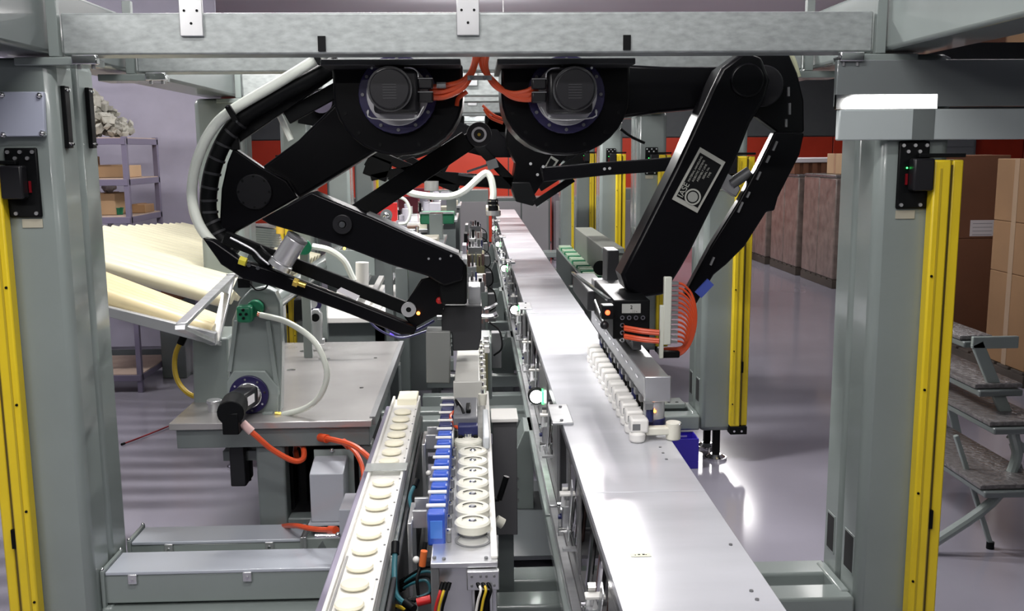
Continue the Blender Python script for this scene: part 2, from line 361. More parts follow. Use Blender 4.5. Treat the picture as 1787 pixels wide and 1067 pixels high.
# lamps in view
fx = thing('ceiling_light', 'bright fluorescent fitting hanging far down the middle of the line', 'lamp', (.07, 9.3, 2.1))
part('housing', B().box(-.2, .36, 9.3, 9.42, 2.16, 2.19), WHT, fx, .004)
part('tube', B().cyl((-.13, 9.3, 2.12), (.29, 9.3, 2.12), .036), TUBE, fx)
for q in (-.16, .30): part('end_bracket', B().box(q-.01, q+.02, 9.28, 9.34, 2.09, 2.17), WHT, fx)
for q in (-.12, .28): part('hanger_wire', B().cyl((q, 9.36, 2.19), (q, 9.36, 3.6), .004, n=6), DALU, fx)

# ================================================================== MAIN CONVEYOR
mc = thing('main_conveyor', 'long brushed aluminium deck conveyor running down the middle of the line', 'conveyor', (.4, 3, 0))
cuts = [.9, 2.28, 3.58, 4.02, 4.95, 5.7, 6.5, 7.6, 8.6, 9.9, 11.2, 12.6, 14.0]
for i, (a, b) in enumerate(zip(cuts, cuts[1:])):
    dz = (0, .0, .003, 0, .004, 0, .003, 0, .004, 0, .003, 0)[i]
    t0 = (0, .006, -.004, .003, -.007, .005, -.006, .007, -.006, .006, -.005, .005)[i]*.6; a2, b2 = a+.002, b-.002; zt = .85+dz
    part('deck_plate', B().prism([(.258, a2, zt), (.258, b2, zt+t0*(b-a)), (.258, b2, .832), (.258, a2, .832)], (.298, 0, 0)), ALUP, mc, .0015)
for k in range(6):
    y0 = .95+SP*k; y1 = y0+SP-.02
    # side skirt built around two openings
    fr = B()
    fr.box(.262, .27, y0, y1, .80, .83); fr.box(.262, .27, y0, y1, .50, .56)
    ops = [(y0+.2, y0+.5), (y0+.93, y0+1.50), (y0+1.56, y0+1.80), (y0+1.86, y0+2.12)]
    e = y0
    for (a, b) in ops: fr.box(.262, .27, e, a, .56, .80); e = b
    fr.box(.262, .27, e, y1, .56, .80)
    sk = part('side_skirt', fr, SKIRT, mc, .002)
    part('edge_strip', B().box(.235, .262, y0, y1, .47, .50), ALU, mc, .003)
    part('lower_channel', B().box(.22, .262, y0, y1, .43, .468), PAINT, mc, .003)
    for (a, b) in ops[:3]:
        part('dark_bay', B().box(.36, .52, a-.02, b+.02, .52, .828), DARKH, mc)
        part('bay_floor', B().quadprism((.30, a+.02, .575), (.30, b-.02, .575), .07, (0, 0, 1), .01), SKIRT, mc)
        for q in range(5): part('rod', B().cyl((.285+.012*(q % 2), a+.03+(b-a-.12)*q/5, .80), (.275+.012*(q % 2), a+.09+(b-a-.12)*q/5, .585), .010, n=10), COPP if q % 2 else CHROME, mc)
        part('slanted_plate', B().quadprism((.248, a-.02, .80), (.248, a+.10, .60), .03, (1, 0, 0), .004), ALU, mc, .001)
        part('stop_tab', B().box(.225, .262, a+.0, a+.02, .60, .607), ALU, mc)
        va = part('air_valve', B().box(.235, .262, a+.13, a+.18, .60, .68), ALU, mc, .003)
        for q in range(3): part('fitting', B().cyl((.225, a+.135+.02*q, .61+.03*q), (.26, a+.135+.02*q, .61+.03*q), .007, n=10), (CHROME, NAVY, CHROME)[q], va)
        part('slide_bar', B().quadprism((.238, a+.08, .76), (.238, a+.22, .56), .012, (1, 0, 0), .016), CHROME, mc)
        part('white_cross_bar', B().box(.222, .266, a+.06, a+.085, .735, .743), WHT, mc, .002)
    part('black_port', B().box(.266, .2695, ops[3][0], ops[3][1], .56, .80), BLKM, mc)
    yl = y0+SP*.0+ (3.8-3.13) + .0
    lm = part('ring_lamp_body', B().cyl((.235, y0+.69+.03, .7), (.235, y0+.69, .7), .034), BLKM, mc)
    part('lamp_lens', B().cyl((.235, y0+.69, .7), (.235, y0+.684, .7), .026), WLED, lm)
    part('green_glow', B().box(.255, .262, y0+.66, y0+.72, .675, .725), GLED, mc)  # emissive plate stands in for the green-lit inside
    lp = part('lug_plate', B().box(.225, .29, y0+1.92, y0+2.14, .853, .861), ALU, mc, .002)
    for q in (.255, .265): part('lug_screw', B().cyl((q, y0+1.94 if q == .255 else y0+2.1, .861), (q, y0+1.94 if q == .255 else y0+2.1, .866), .005, n=8), DALU, lp)
    # support foot
    sf = part('support_leg', B().prism([(.27, y0+.95, .18), (.27, y0+1.3, .18), (.27, y0+1.3, .45), (.16, y0+1.3, .45), (.10, y0+1.3, .25), (.10, y0+1.3, .18)][0:0] or [(.10, y0+1.0, 0), (.24, y0+1.0, 0), (.24, y0+1.0, .468), (.20, y0+1.0, .468), (.13, y0+1.0, .30), (.10, y0+1.0, .26)], (0, .22, 0)), PAINT, mc, .004)
    for q in range(4): part('leg_bolt', B().cyl((.17, y0+.995, .1+.05*q), (.17, y0+1.0, .1+.05*q), .006, n=8), DALU, sf)
    part('leg', B().box(.46, .53, y0+1.0, y0+1.1, 0, .832), PAINT2, mc, .006)
part('far_skirt', B().box(.545, .554, .95, 13.9, .66, .832), PAINT2, mc, .002)
for (px, py) in ((1275, 952), (1311, 1033), (1321, 1048), (1152, 782), (1157, 792), (1163, 803)):
    p = P(px, py, Z=.85); part('deck_screw', B().cyl(p, p+Vector((0, 0, .003)), .004, n=10), DALU, mc)
tp = P(1003, 719, Z=.851); part('cream_tape', B().box(tp.x-.01, tp.x+.012, tp.y-.05, tp.y+.05, .8505, .8512), mat('tape', (.8, .8, .6), .6), mc)
tp = P(1118, 969, Z=.851); part('marking_tape', B().box(tp.x-.021, tp.x+.021, tp.y-.008, tp.y+.008, .8505, .8512), mat('tape', (.8, .8, .6), .6), mc)
text('- = =-', .011, BLKM, mc, 'tape_marks', Matrix.Translation((tp.x, tp.y, .8515)))

# ================================================================== WHITE TRACK + PADS
wt = thing('product_track', 'white plastic product track in the lower middle carrying round cream pads', 'conveyor', (-.245, 2.2, 0))
part('bed', B().box(-.292, -.198, 1.1, 3.27, .80, .84), WHT, wt, .003)
part('guide_lip', B().box(-.292, -.284, 1.1, 3.27, .84, .852) .box(-.206, -.198, 1.1, 3.27, .84, .852), WHT, wt, .002)
part('side_rail', B().box(-.31, -.294, 1.1, 3.2, .76, .835), mat('mauve_rail', (.35, .32, .42), .35, metal=.4), wt, .003)
part('support_wall', B().box(-.20, -.188, 1.1, 3.2, .45, .80), PAINT2, wt, .003)
part('leg', B().box(-.29, -.21, 1.5, 1.58, 0, .8) .box(-.29, -.21, 2.9, 2.98, 0, .8), PAINT2, wt, .004)
part('end_block', B().box(-.272, -.205, 3.19, 3.30, .835, .862), CREAM, wt, .004)
part('grey_slot', B().box(-.281, -.277, 1.15, 1.95, .8405, .843), mat('slot_grey', (.3, .3, .3), .6), wt)  # thin grey strip along the left lip
ch = part('clear_chute', B().box(-.30, -.19, 2.46, 2.52, .855, .858), mat('clear_sheet', (.8, .83, .8), .1, trans=.6), wt, .001)
def pad(y, i):
    b = B(); n = 20
    prof = [(.0, .014), (.016, .0135), (.025, .010), (.027, .006), (.024, .002), (.0, .0)]
    rings = []
    for r, z in prof[1:-1]: rings.append([b.bm.verts.new((-.245+r*1.05*math.cos(2*math.pi*k/n), y+r*.95*math.sin(2*math.pi*k/n), .8415+z)) for k in range(n)])
    for a, c in zip(rings, rings[1:]):
        for k in range(n): b.bm.faces.new((a[k], a[(k+1) % n], c[(k+1) % n], c[k]))
    b.bm.faces.new(rings[0]); b.bm.faces.new(rings[-1][::-1])
    return part('cream_pad', b, CREAM, None)
for i in range(20):
    y = 1.46+.085*i
    if 2.44 < y < 2.54: continue
    o = pad(y, i)
    tag(o, f'{NW[i]} round cream pad on the white track counting from the near end', 'pad', 'cream pads on the white track')
for i in range(22):
    p = .85
    part('track_screw', B().cyl((-.2035, 1.3+.085*i, .852), (-.2035, 1.3+.085*i, .8535), .0025, n=8), DALU, wt)

# ================================================================== PUCK STATION
st = thing('puck_station', 'aluminium station plate in the lower centre with blue sensors along its left edge', 'machine', (-.03, 2.4, 0))
part('top_plate', B().box(-.102, .036, 1.885, 3.15, .838, .85), ALU, st, .002)
part('side_rail', B().box(.022, .036, 1.90, 3.3, .85, .857), WHT, st, .002)
part('front_plate', B().box(-.10, .034, 1.90, 1.912, .56, .838), ALU, st, .002)
part('front_post', B().box(-.102, -.085, 1.888, 1.90, .56, .838), DALU, st, .002)
bk = part('front_bracket', B().box(-.028, .038, 1.872, 1.887, .795, .836), ALU, st, .002)
for q in (-.018, 0, .012, .028):
    for z in (.806, .826): part('bracket_pin', B().cyl((q, 1.869, z), (q, 1.872, z), .0028, n=8), DALU, bk)
part('cable_port', B().box(-.012, .018, 1.886, 1.9, .62, .795), BLKM, st, .002)
part('leg', B().box(-.09, .02, 2.0, 2.2, 0, .835) .box(-.09, .02, 2.85, 3.0, 0, .835), PAINT2, st, .004)
part('port_frame', B().box(-.018, -.012, 1.88, 1.886, .6, .795) .box(.018, .024, 1.88, 1.886, .6, .795), ALU, st, .001)
for q in ((-.095, 1.9), (-.075, 1.893), (.012, 1.893)):
    part('plate_screw', B().cyl((q[0], q[1]+.01, .85), (q[0], q[1]+.01, .854), .004, n=8), DALU, st)
part('recess_ring', B().ring((-.015, 2.0, .8502), (0, 0, 1), .034, .040, .0015), DALU, st)
for i in range(12):
    y = 1.985+.085*i
    s = part('sensor', B().box(-.112, -.074, y, y+.034, .845, .918), BLUE if i < 8 else NAVY, st, .004)
    part('sensor_lens', B().box(-.106, -.08, y-.0012, y+.0, .862, .902), mat('blue_bright', (.08, .25, .8), .25), s, .002)
    part('sensor_bracket', B().box(-.116, -.074, y+.036, y+.05, .918, .9225), WHT, s, .001)
    c = part('cam_block', B().box(-.072, -.062, y+.005, y+.03, .85, .872), DALU, st, .002)
    part('cam_screw', B().cyl((-.067, y+.017, .872), (-.067, y+.017, .876), .004, n=8), CHROME, c)
sb = thing('sensor_strut', 'pale angle bracket with two arms holding blue sensors beside the white track, nearer one', 'bracket', (-.15, 2.0, .56), 'sensor arm brackets')
part('upright', B().box(-.158, -.148, 2.03, 2.16, .56, .88), ALU, sb, .002)
part('arm', B().box(-.148, -.116, 2.13, 2.14, .86, .90), ALU, sb, .001); part('arm', B().box(-.148, -.116, 2.05, 2.06, .86, .90), ALU, sb, .001)
part('base', B().box(-.16, -.105, 2.0, 2.2, .55, .562), DALU, sb)
part('knob', B().ball((-.14, 2.02, .80), .008), WHT, sb)
dup(sb, (0, .58, 0), 'pale angle bracket with two arms holding dark sensors beside the white track, farther one')
bpn = thing('back_panel', 'dark upright panel between white track and blue sensors', 'panel', (-.16, 2.3, .45))
part('panel', B().box(-.186, -.176, 1.3, 3.0, .45, .80), CHAR, bpn, .003)
part('shelf', B().box(-.186, -.103, 1.3, 3.0, .54, .55), CHAR, bpn)
part('leg', B().box(-.18, -.16, 1.4, 1.44, 0, .45) .box(-.18, -.16, 2.8, 2.84, 0, .45), CHAR, bpn)
# discs
def puck(y):
    x = -.016; n = 32
    b = B(); prof = [(.0, .004), (.034, .004), (.039, .008), (.040, .024), (.036, .028), (.024, .0285), (.022, .026), (.010, .0262), (.008, .028), (.0, .0285)]
    rings = [[b.bm.verts.new((x+r*math.cos(2*math.pi*k/n), y+r*math.sin(2*math.pi*k/n), .8505+z)) for k in range(n)] for r, z in prof[1:-1]]
    for a, c in zip(rings, rings[1:]):
        for k in range(n): b.bm.faces.new((a[k], a[(k+1) % n], c[(k+1) % n], c[k]))
    b.bm.faces.new(rings[0][::-1]); b.bm.faces.new(rings[-1])
    o = part('puck', b, PUCK, None)
    s = B(); 
    for k in range(9):
        t0 = math.radians(30+k*13); t1 = math.radians(30+(k+1)*13); r = .026
        s.prism([(x+r*math.cos(t0), y+r*math.sin(t0)-.006, .8792), (x+(r+.002)*math.cos(t0), y+(r+.002)*math.sin(t0)-.006, .8792), (x+(r+.002)*math.cos(t1), y+(r+.002)*math.sin(t1)-.006, .8792), (x+r*math.cos(t1), y+r*math.sin(t1)-.006, .8792)], (0, 0, .0008))
    part('slot', s, BLKM, o)
    part('boss', B().cyl((x, y, .878), (x, y, .8812), .009, .006, n=16), CHROME, o)
    part('base_ring', B().ring((x, y, .8505), (0, 0, 1), .028, .033, .0045), DALU, o)
    return o
for i in range(7):
    o = puck(2.045+.085*i); tag(o, f'{NW[i]} ivory round puck on the station plate counting from the near end', 'puck', 'ivory pucks in a row')

# cables at bottom
def cable(name, pts, r, m, label, cat='cable', group=None, ends=None):
    t = thing(name, label, cat, pts[0], group)
    part('sheath', B().tube(pts, r), m, t)
    for i, (j, mm) in enumerate(ends or ([(0, ORG), (-1, ORG)] if m is ORG else [(0, BLKM), (-1, BLKM)])):
        a = Vector(pts[j]); b = Vector(pts[1 if j == 0 else -2]); d = (b-a).normalized()
        part('plug', B().cyl(a-d*.004, a+d*r*4, r*1.5, n=12), mm, t)
    return t
Yb = 1.9
cable('cable', [P(727, 840, Y=2.4), P(715, 870, Y=2.35), P(725, 900, Y=2.3), P(735, 885, Y=2.3)], .005, TEAL, 'dark teal cable looping beside the back panel near the sensors')
cable('cable', [P(690, 950, Y=2.0), P(688, 1000, Y=1.95), P(692, 1040, Y=1.9), P(720, 1062, Y=1.86)], .006, TEAL, 'teal cable hanging along the right side of the white track')
cable('cable', [P(742, 950, Y=1.96), P(738, 975, Y=1.95), P(735, 990, Y=1.95), P(728, 1010, Y=1.93), P(730, 1040, Y=1.92)], .0035, BLKM, 'thin black sensor cable with orange plug below the near blue sensor', ends=[(0, BLKM), (1, mat('orange_plug', (.75, .17, .04), .4))])
part_o = part('orange_plug', B().cyl(P(740, 962, Y=1.94), P(737, 988, Y=1.94), .0075, n=12), mat('orange_plug', (.75, .17, .04), .4), None); tag(part_o, 'orange inline plug hanging below the nearest blue sensor', 'plug')
cable('cable', [P(680, 1066, Y=1.9), P(690, 1058, Y=1.9), P(705, 1064, Y=1.9), P(712, 1075, Y=1.9)], .004, YCAB, 'yellow cable end curling up at the bottom edge beside the white track')
for i, (dx, m, n_) in enumerate(((0, YCAB, 'yellow'), (6, BLKM, 'black'), (-6, mat('red_wire', (.6, .03, .03), .4), 'red'))):
    cable('wire', [P(778+dx, 1020, Y=1.87), P(772+dx, 1040, Y=1.86), P(766+dx, 1062, Y=1.86), P(765+dx, 1080, Y=1.86)], .003, m, f'{n_} wire of the loose bundle left of the station front post')
for i, (dx, m, n_) in enumerate(((0, YCAB, 'yellow'), (-9, WHT, 'white'), (9, BLKM, 'black'))):
    cable('wire', [P(842+dx, 1018, Y=1.875), P(848+dx, 1030, Y=1.86), P(843+dx, 1050, Y=1.86), P(838+dx, 1080, Y=1.86)], .0028, m, f'{n_} wire hanging out of the port below the station bracket')
for i in range(4):
    a = 722+i*6
    cable('cable', [P(700, 1030-i*5, Y=2.0), P(a, 1018-i*9, Y=1.97), P(a+22, 1014-i*6, Y=1.96), P(a+26, 1035, Y=1.95), P(a-10, 1048, Y=1.94)], .0032, BLKM if i % 2 else TEAL, ['lowest', 'second lowest', 'third lowest', 'topmost'][i]+' cable of the dark tangle between track and station')
o = part('red_plug', B().cyl(P(728, 1052, Y=1.92), P(752, 1046, Y=1.92), .009, n=12), REDL, None); tag(o, 'red plug among the cables left of the station front', 'plug')
o = part('shelf_for_cables', B().box(-.18, -.10, 1.86, 1.9, .60, .61), CHAR, None); tag(o, 'narrow dark ledge under the cable tangle', 'ledge')
# grey cabinet right of the station
gb = thing('junction_cabinet', 'dark grey cabinet with white lid standing right of the puck station', 'box', (.09, 3.05, .17))
part('body', B().box(.045, .122, 3.0, 3.12, .45, .83), mat('cabinet_grey', (.1, .1, .105), .45), gb, .003)
part('lid', B().box(.040, .126, 2.99, 3.12, .83, .842), WHT, gb, .002)
part('post', B().box(.06, .11, 3.03, 3.1, 0, .45), PAINT2, gb)
o = part('rubber_stop', B().cyl(P(866, 908, Y=2.42), P(878, 915, Y=2.42), .014), PUCK, None); tag(o, 'small ivory rubber stop right of the puck station', 'stop')
o = part('stop_rod', B().cyl(P(884, 832, Y=2.5), P(871, 872, Y=2.5), .008).cyl(P(871, 872, Y=2.5), (.036, 2.5, P(871, 872, Y=2.5).z), .006), BLKM, None); tag(o, 'short black handle sticking out right of the puck station', 'handle')
o = part('floor_tray', B().box(-.2, .44, 3.62, 4.5, .09, .11).box(-.1, -.05, 3.7, 4.4, 0, .09).box(.3, .35, 3.7, 4.4, 0, .09), mat('slate_tray', (.09, .1, .105), .25, coat=.3), None, .003); tag(o, 'dark grey flat tray low between puck station and deck', 'tray')

# ================================================================== LEFT GRIPPER TOOL
lg = thing('gripper', 'left suction gripper bar with camera box above the ivory pucks', 'gripper', (-.035, 3.2, .87))
part('beam', B().box(-.075, .006, 3.02, 3.75, .865, .955), mat('warm_aluminium', (.58, .58, .54), .4, metal=.15, noise=.06), lg, .003)
part('end_plate', B().box(-.078, .012, 3.0, 3.02, .88, .962), mat('warm_aluminium', (.62, .62, .57), .35), lg, .002)
TOPG = mat('slate_top', (.16, .165, .18), .4)
cb = part('camera_box', B().box(-.072, -.002, 2.70, 2.93, .900, .93), TOPG, lg, .004)
part('lens_hood', B().box(-.058, -.002, 2.66, 2.70, .885, .915), NAVY, cb, .003)
part('lens_foot', B().box(-.058, -.045, 2.655, 2.67, .872, .89) .box(-.015, -.002, 2.655, 2.67, .872, .89), BLKM, cb, .002)
part('camera_lead', B().tube([(-.062, 2.84, .93), (-.066, 2.80, .955), (-.05, 2.76, .945), (-.042, 2.74, .93)], .004), BLKM, cb)
part('camera_clip', B().box(-.036, -.022, 2.74, 2.82, .93, .942), BLKM, cb, .003)
part('camera_lead', B().tube([(-.072, 2.80, .92), (-.082, 2.76, .915), (-.070, 2.71, .905), (-.055, 2.69, .90)], .005), ORG, cb)
part('nozzle', B().cyl((-.030, 2.66, .872), (-.030, 2.66, .895), .012), CHROME, lg)
part('white_cup', B().cyl((-.030, 2.66, .882), (-.030, 2.66, .874), .030, .040, n=28).cyl((-.030, 2.66, .874), (-.030, 2.66, .850), .040, n=28), PUCK, lg, .002)
part('cup_wing', B().box(-.088, -.070, 2.60, 2.90, .865, .90), mat('milky_wing', (.7, .74, .76), .3), lg, .004)
part('cup_wing', B().box(.012, .03, 2.60, 2.90, .865, .90), mat('milky_wing', (.7, .74, .76), .3), lg, .004)
for i in range(9):
    y = 2.95+.1*i
    c = part('side_cup', B().cyl((.014, y, .90), (.014, y, .935), .011, .014, n=14), PUCK, lg)
    part('cup_nozzle', B().cyl((.014, y, .935), (.014, y, .948), .006, n=10), CHROME, c)
    if i > 5: part('fitting', B().box(.024, .045, y-.01, y+.01, .94, .965), CHROME, c, .002)

# ================================================================== ROBOTS
def robot_head(c, mirror, lab):
    """c = photo position of the motor axis; housing hangs under the beams"""
    Yf = 3.16; p = P(*c, Y=Yf)
    t = thing('robot', lab, 'robot', (p.x, 3.35, 1.66), 'black robots hanging from the gantry')
    R = .205; pts = [(p.x-R, Yf, 1.952), (p.x-R, Yf, p.z)]
    for a in range(1, 16): t_ = math.pi+math.pi*a/16; pts.append((p.x+R*math.cos(t_), Yf, p.z+R*math.sin(t_)*.93))
    pts += [(p.x+R, Yf, p.z), (p.x+R, Yf, 1.952)]
    h = part('housing', B().prism(pts, (0, .34, 0)), BLK, t, .008)
    for a in (200, 225, 250, 290, 315, 340):
        q = Vector((p.x+.18*math.cos(math.radians(a)), Yf-.003, p.z+.165*math.sin(math.radians(a)))); part('housing_bolt', B().cyl(q, q+Vector((0, .004, 0)), .006, n=8), BLKM, h)
    part('top_flange', B().box(p.x-.22, p.x+.2, 3.02, 3.5, 1.938, 1.957), CHAR, t, .003)
    g = part('gear_flange', B().ring((p.x, Yf-.03, p.z), (0, 1, 0), .095, .122, .03), PURP, t, .002)
    for a in range(0, 360, 30):
        q = Vector((p.x+.109*math.cos(math.radians(a)), Yf-.034, p.z+.109*math.sin(math.radians(a)))); part('flange_bolt', B().cyl(q, q+Vector((0, .005, 0)), .0055, n=8), DALU, g)
    part('adapter_disc', B().cyl((p.x, Yf-.033, p.z), (p.x, Yf, p.z), .097, n=40), mat('satin_disc', (.5, .5, .52), .35, metal=.3), t, .002)
    m = part('motor_block', B().box(p.x-.066, p.x+.072, 3.03, Yf-.034, p.z-.062, p.z+.068), BLKP, t, .012)
    s = -1 if mirror else 1
    part('motor_cap', B().cyl((p.x-.012*s, 2.975, p.z+.008), (p.x-.012*s, 3.03, p.z+.008), .060, .066, n=36), BLKP, m, .004)
    part('cap_rim', B().ring((p.x-.012*s, 2.985, p.z+.008), (0, 1, 0), .061, .067, .006), CHAR, m)
    for k in range(6): part('cap_print', B().box(p.x-.012*s-.02, p.x-.012*s+.02, 2.9743, 2.975, p.z-.02+.008*k, p.z-.018+.008*k), CHAR, m)
    for dz in (.028, -.012):
        xx = sorted((p.x+.07*s, p.x+.115*s)); cb = part('connector', B().box(xx[0], xx[1], 3.03, 3.075, p.z+dz-.017, p.z+dz+.017), BLKP, t, .005)
        part('connector_clip', B().box(xx[0], xx[1], 3.027, 3.03, p.z+dz+.012, p.z+dz+.015), DALU, cb)
    part('wire_guard', B().tube([(p.x-.085*s, 3.06, p.z-.05), (p.x-.075*s, 3.06, p.z-.075), (p.x+.05*s, 3.06, p.z-.078), (p.x+.078*s, 3.06, p.z-.05), (p.x+.085*s, 3.06, p.z-.04)], .0025, 6, True, 3), ALU, t)
    part('wire_guard', B().tube([(p.x+.03*s, 3.03, p.z+.074), (p.x+.055*s, 3.03, p.z+.072), (p.x+.07*s, 3.03, p.z+.06), (p.x+.072*s, 3.03, p.z+.045)], .0025, 6, True, 3), ALU, t)
    for (a, b) in ((-.07, .075), (.02, .085), (.06, -.07), (-.06, .09)): 
        q = Vector((p.x+a*s, 3.05, p.z+b)); part('block_bolt', B().cyl(q, q+Vector((0, .01, 0)), .004, n=8), ALU, t)
    return t
RL = robot_head((695, 166), False, 'black robot hanging on the left of the gantry with bent arm and white hose')
RR = robot_head((987, 166), True, 'black robot hanging on the right of the gantry with nameplate on its forearm')
# ---- left arm
ua = plate('upper_arm', [(615, 150), (660, 262), (590, 305), (520, 348), (455, 380), (400, 345), (425, 305), (456, 292), (520, 245)], 3.39, .10, BLK, RL, .01)
el = plate('elbow_plate', [(407, 258), (455, 291), (500, 315), (520, 345), (462, 378), (412, 405), (384, 432), (381, 425), (386, 330), (396, 285)], 3.335, .05, BLK, RL, .006)
p = P(443, 335, Y=3.325); part('elbow_cap', B().cyl(p, p+Vector((0, .02, 0)), .06, n=40), BLKP, el, .004)
for a in range(8):
    q = p+Vector((.052*math.cos(a*.785), -.003, .052*math.sin(a*.785))); part('cap_bolt', B().cyl(q, q+Vector((0, .005, 0)), .004, n=8), BLKM, el)
part('joint_rod', B().box(p.x-.002, p.x+.0, 3.34, 3.34+.001, p.z, p.z+.001), BLKM, el)
fa = plate('forearm', [(543, 335), (650, 380), (720, 412), (800, 446), (812, 462), (806, 490), (775, 500), (745, 482), (680, 462), (613, 436), (540, 412), (470, 392), (455, 383)], 3.20, .12, BLK, RL, .006)
part('forearm_lit_top', B().prism([P(640, 372, Y=3.22), P(720, 408, Y=3.22), P(800, 442, Y=3.22), P(800, 446, Y=3.22), P(720, 412, Y=3.22), P(640, 377, Y=3.22)], (0, .10, 0)), ALU, fa)  # bright metal strip stands in for light on the forearm's top
p = P(597, 392, Y=3.185); part('pivot_ring', B().ring(p, (0, 1, 0), .012, .032, .016), BLKP, fa, .002); part('pivot_pin', B().cyl(p-Vector((0, .004, 0)), p+Vector((0, .016, 0)), .010), CHROME, fa)
for q in ((748, 452), (787, 447), (768, 452), (805, 450)): 
    p = P(*q, Y=3.195); part('forearm_bolt', B().cyl(p, p+Vector((0, .006, 0)), .004, n=8), ALU, fa)
lk = part('diagonal_link', B().quadprism(P(836, 236, Y=3.56)-Vector((0, .39, 0))*0, P(700, 322, Y=3.56), .06, (0, 1, 0), .03) .quadprism(P(815, 246, Y=3.54), P(597, 392, Y=3.345), .072, (0, 1, 0), .03), BLKM, RL, .004)
p = P(836, 235, Y=3.53); part('link_bearing', B().cyl(p, p+Vector((0, .03, 0)), .045, n=28), BLKP, lk, .003); part('bearing_ring', B().ring(p-Vector((0, .004, 0)), (0, 1, 0), .019, .027, .005), ALU, lk); part('bearing_pin', B().cyl(p-Vector((0, .008, 0)), p, .006), BRASS, lk)
part('lower_link', B().quadprism(P(392, 414, Y=3.31), P(715, 541, Y=3.31), .045, (0, 1, 0), .025), BLKM, RL, .004)
p = P(713, 541, Y=3.25); part('link_pin', B().ring(p, (0, 1, 0), .009, .025, .012), ALU, RL); part('link_pin_core', B().cyl(p+Vector((0, .004, 0)), p+Vector((0, .06, 0)), .012), BLKM, RL)
tb = plate('tool_link', [(352, 415), (372, 420), (422, 455), (470, 470), (560, 505), (690, 556), (728, 572), (722, 585), (700, 585), (600, 545), (480, 502), (425, 488), (385, 462)], 3.24, .05, BLK, RL, .006)
for q in ((434, 463), (450, 468), (478, 460)):
    p = P(*q, Y=3.235); part('link_bolt', B().cyl(p, p+Vector((0, .006, 0)), .007, n=10), CHROME, tb)
p = P(512, 492, Y=3.22); part('brass_nut', B().cyl(p, p+Vector((.016, 0, -.006)), .016, n=6).cyl(p, p+Vector((.04, 0, -.014)), .009, n=14), BRASS, tb, .001)
p = P(418, 454, Y=3.23); part('brass_nut', B().cyl(p, p+Vector((.022, 0, -.008)), .016, n=6), mat('yellow_fitting', (.7, .62, .05), .35), tb)
a, b = P(517, 418, Y=3.22), P(492, 458, Y=3.22); part('silver_cylinder', B().cyl(a, b, .036, n=28), mat('satin_can', (.7, .7, .72), .25, metal=.7), tb, .004)
d = (b-a).normalized(); part('cylinder_base', B().cyl(b, b+d*.02, .04, n=28), ALU, tb, .002); part('cylinder_cap', B().cyl(a-d*.012, a, .037, .037), DALU, tb, .002)
part('label_sheet', B().prism(PY([(595, 502), (628, 517), (622, 524), (587, 508)], 3.232), (0, .004, 0)), PAPER, tb)
part('black_can', B().cyl(P(470, 440, Y=3.3), P(455, 458, Y=3.3), .04), BLKM, tb, .004)
# curved hose and conduit
hp = [(572, 90), (545, 108), (480, 148), (400, 196), (366, 232), (344, 280), (335, 330), (340, 372), (356, 406), (385, 436), (418, 455)]
part('white_hose', B().tube(PY(hp, 3.30), .0175, 14), HOSE, RL)
cp_ = [(592, 108), (560, 128), (490, 165), (425, 205), (395, 240), (373, 290), (364, 340), (366, 380), (384, 415), (415, 440)]
cdt = part('conduit', B().tube(PY(cp_, 3.33), .028, 12), BLKM, RL)
for k in range(3, 9):
    a, b = PY(cp_, 3.33)[k], PY(cp_, 3.33)[k+1]
    for t in (.25, .75): q = a.lerp(b, t); d = (b-a).normalized(); part('conduit_rib', B().cyl(q-d*.004, q+d*.004, .0295, n=14), CHAR, cdt)
part('support_bar', B().quadprism(P(592, 118, Y=3.36), P(408, 245, Y=3.36), .035, (0, 1, 0), .02), BLKM, RL, .003)
part('support_bar', B().quadprism(P(600, 150, Y=3.38), P(500, 205, Y=3.38), .05, (0, 1, 0), .02), BLKM, RL, .003)
part('support_bar', B().quadprism(P(405, 200, Y=3.34), P(412, 262, Y=3.34), .03, (0, 1, 0), .02), BLKM, RL, .003)
for (a, b) in (((397, 185), (413, 212)), ((546, 88), (560, 112))):
    br = part('hose_clamp', B().quadprism(P(*a, Y=3.27), P(*b, Y=3.27), .018, (0, 1, 0), .02), BLKM, RL, .002)
    for q in (a, b): part('clamp_bolt', B().cyl(P(*q, Y=3.255), P(*q, Y=3.262), .004, n=8), CHROME, br)
part('inner_hose', B().tube(PY([(478, 178), (490, 205), (508, 245)], 3.42), .011), HOSE, RL)
part('side_disc', B().cyl(P(560, 178, Y=3.6), P(560, 178, Y=3.62), .04), mat('mauve_disc', (.2, .18, .25), .4), RL)
part('back_plate', B().prism(PY([(520, 160), (600, 150), (600, 230), (520, 215)], 3.63), (0, .02, 0)), BLKM, RL)
part('elbow_cable', B().tube(PY([(402, 415), (440, 435), (455, 450), (470, 462)], 3.22), .004), ALU, RL)
part('rocker', B().quadprism(P(612, 265, Y=3.46), P(530, 310, Y=3.46), .02, (0, 1, 0), .08), BLKM, RL, .002)
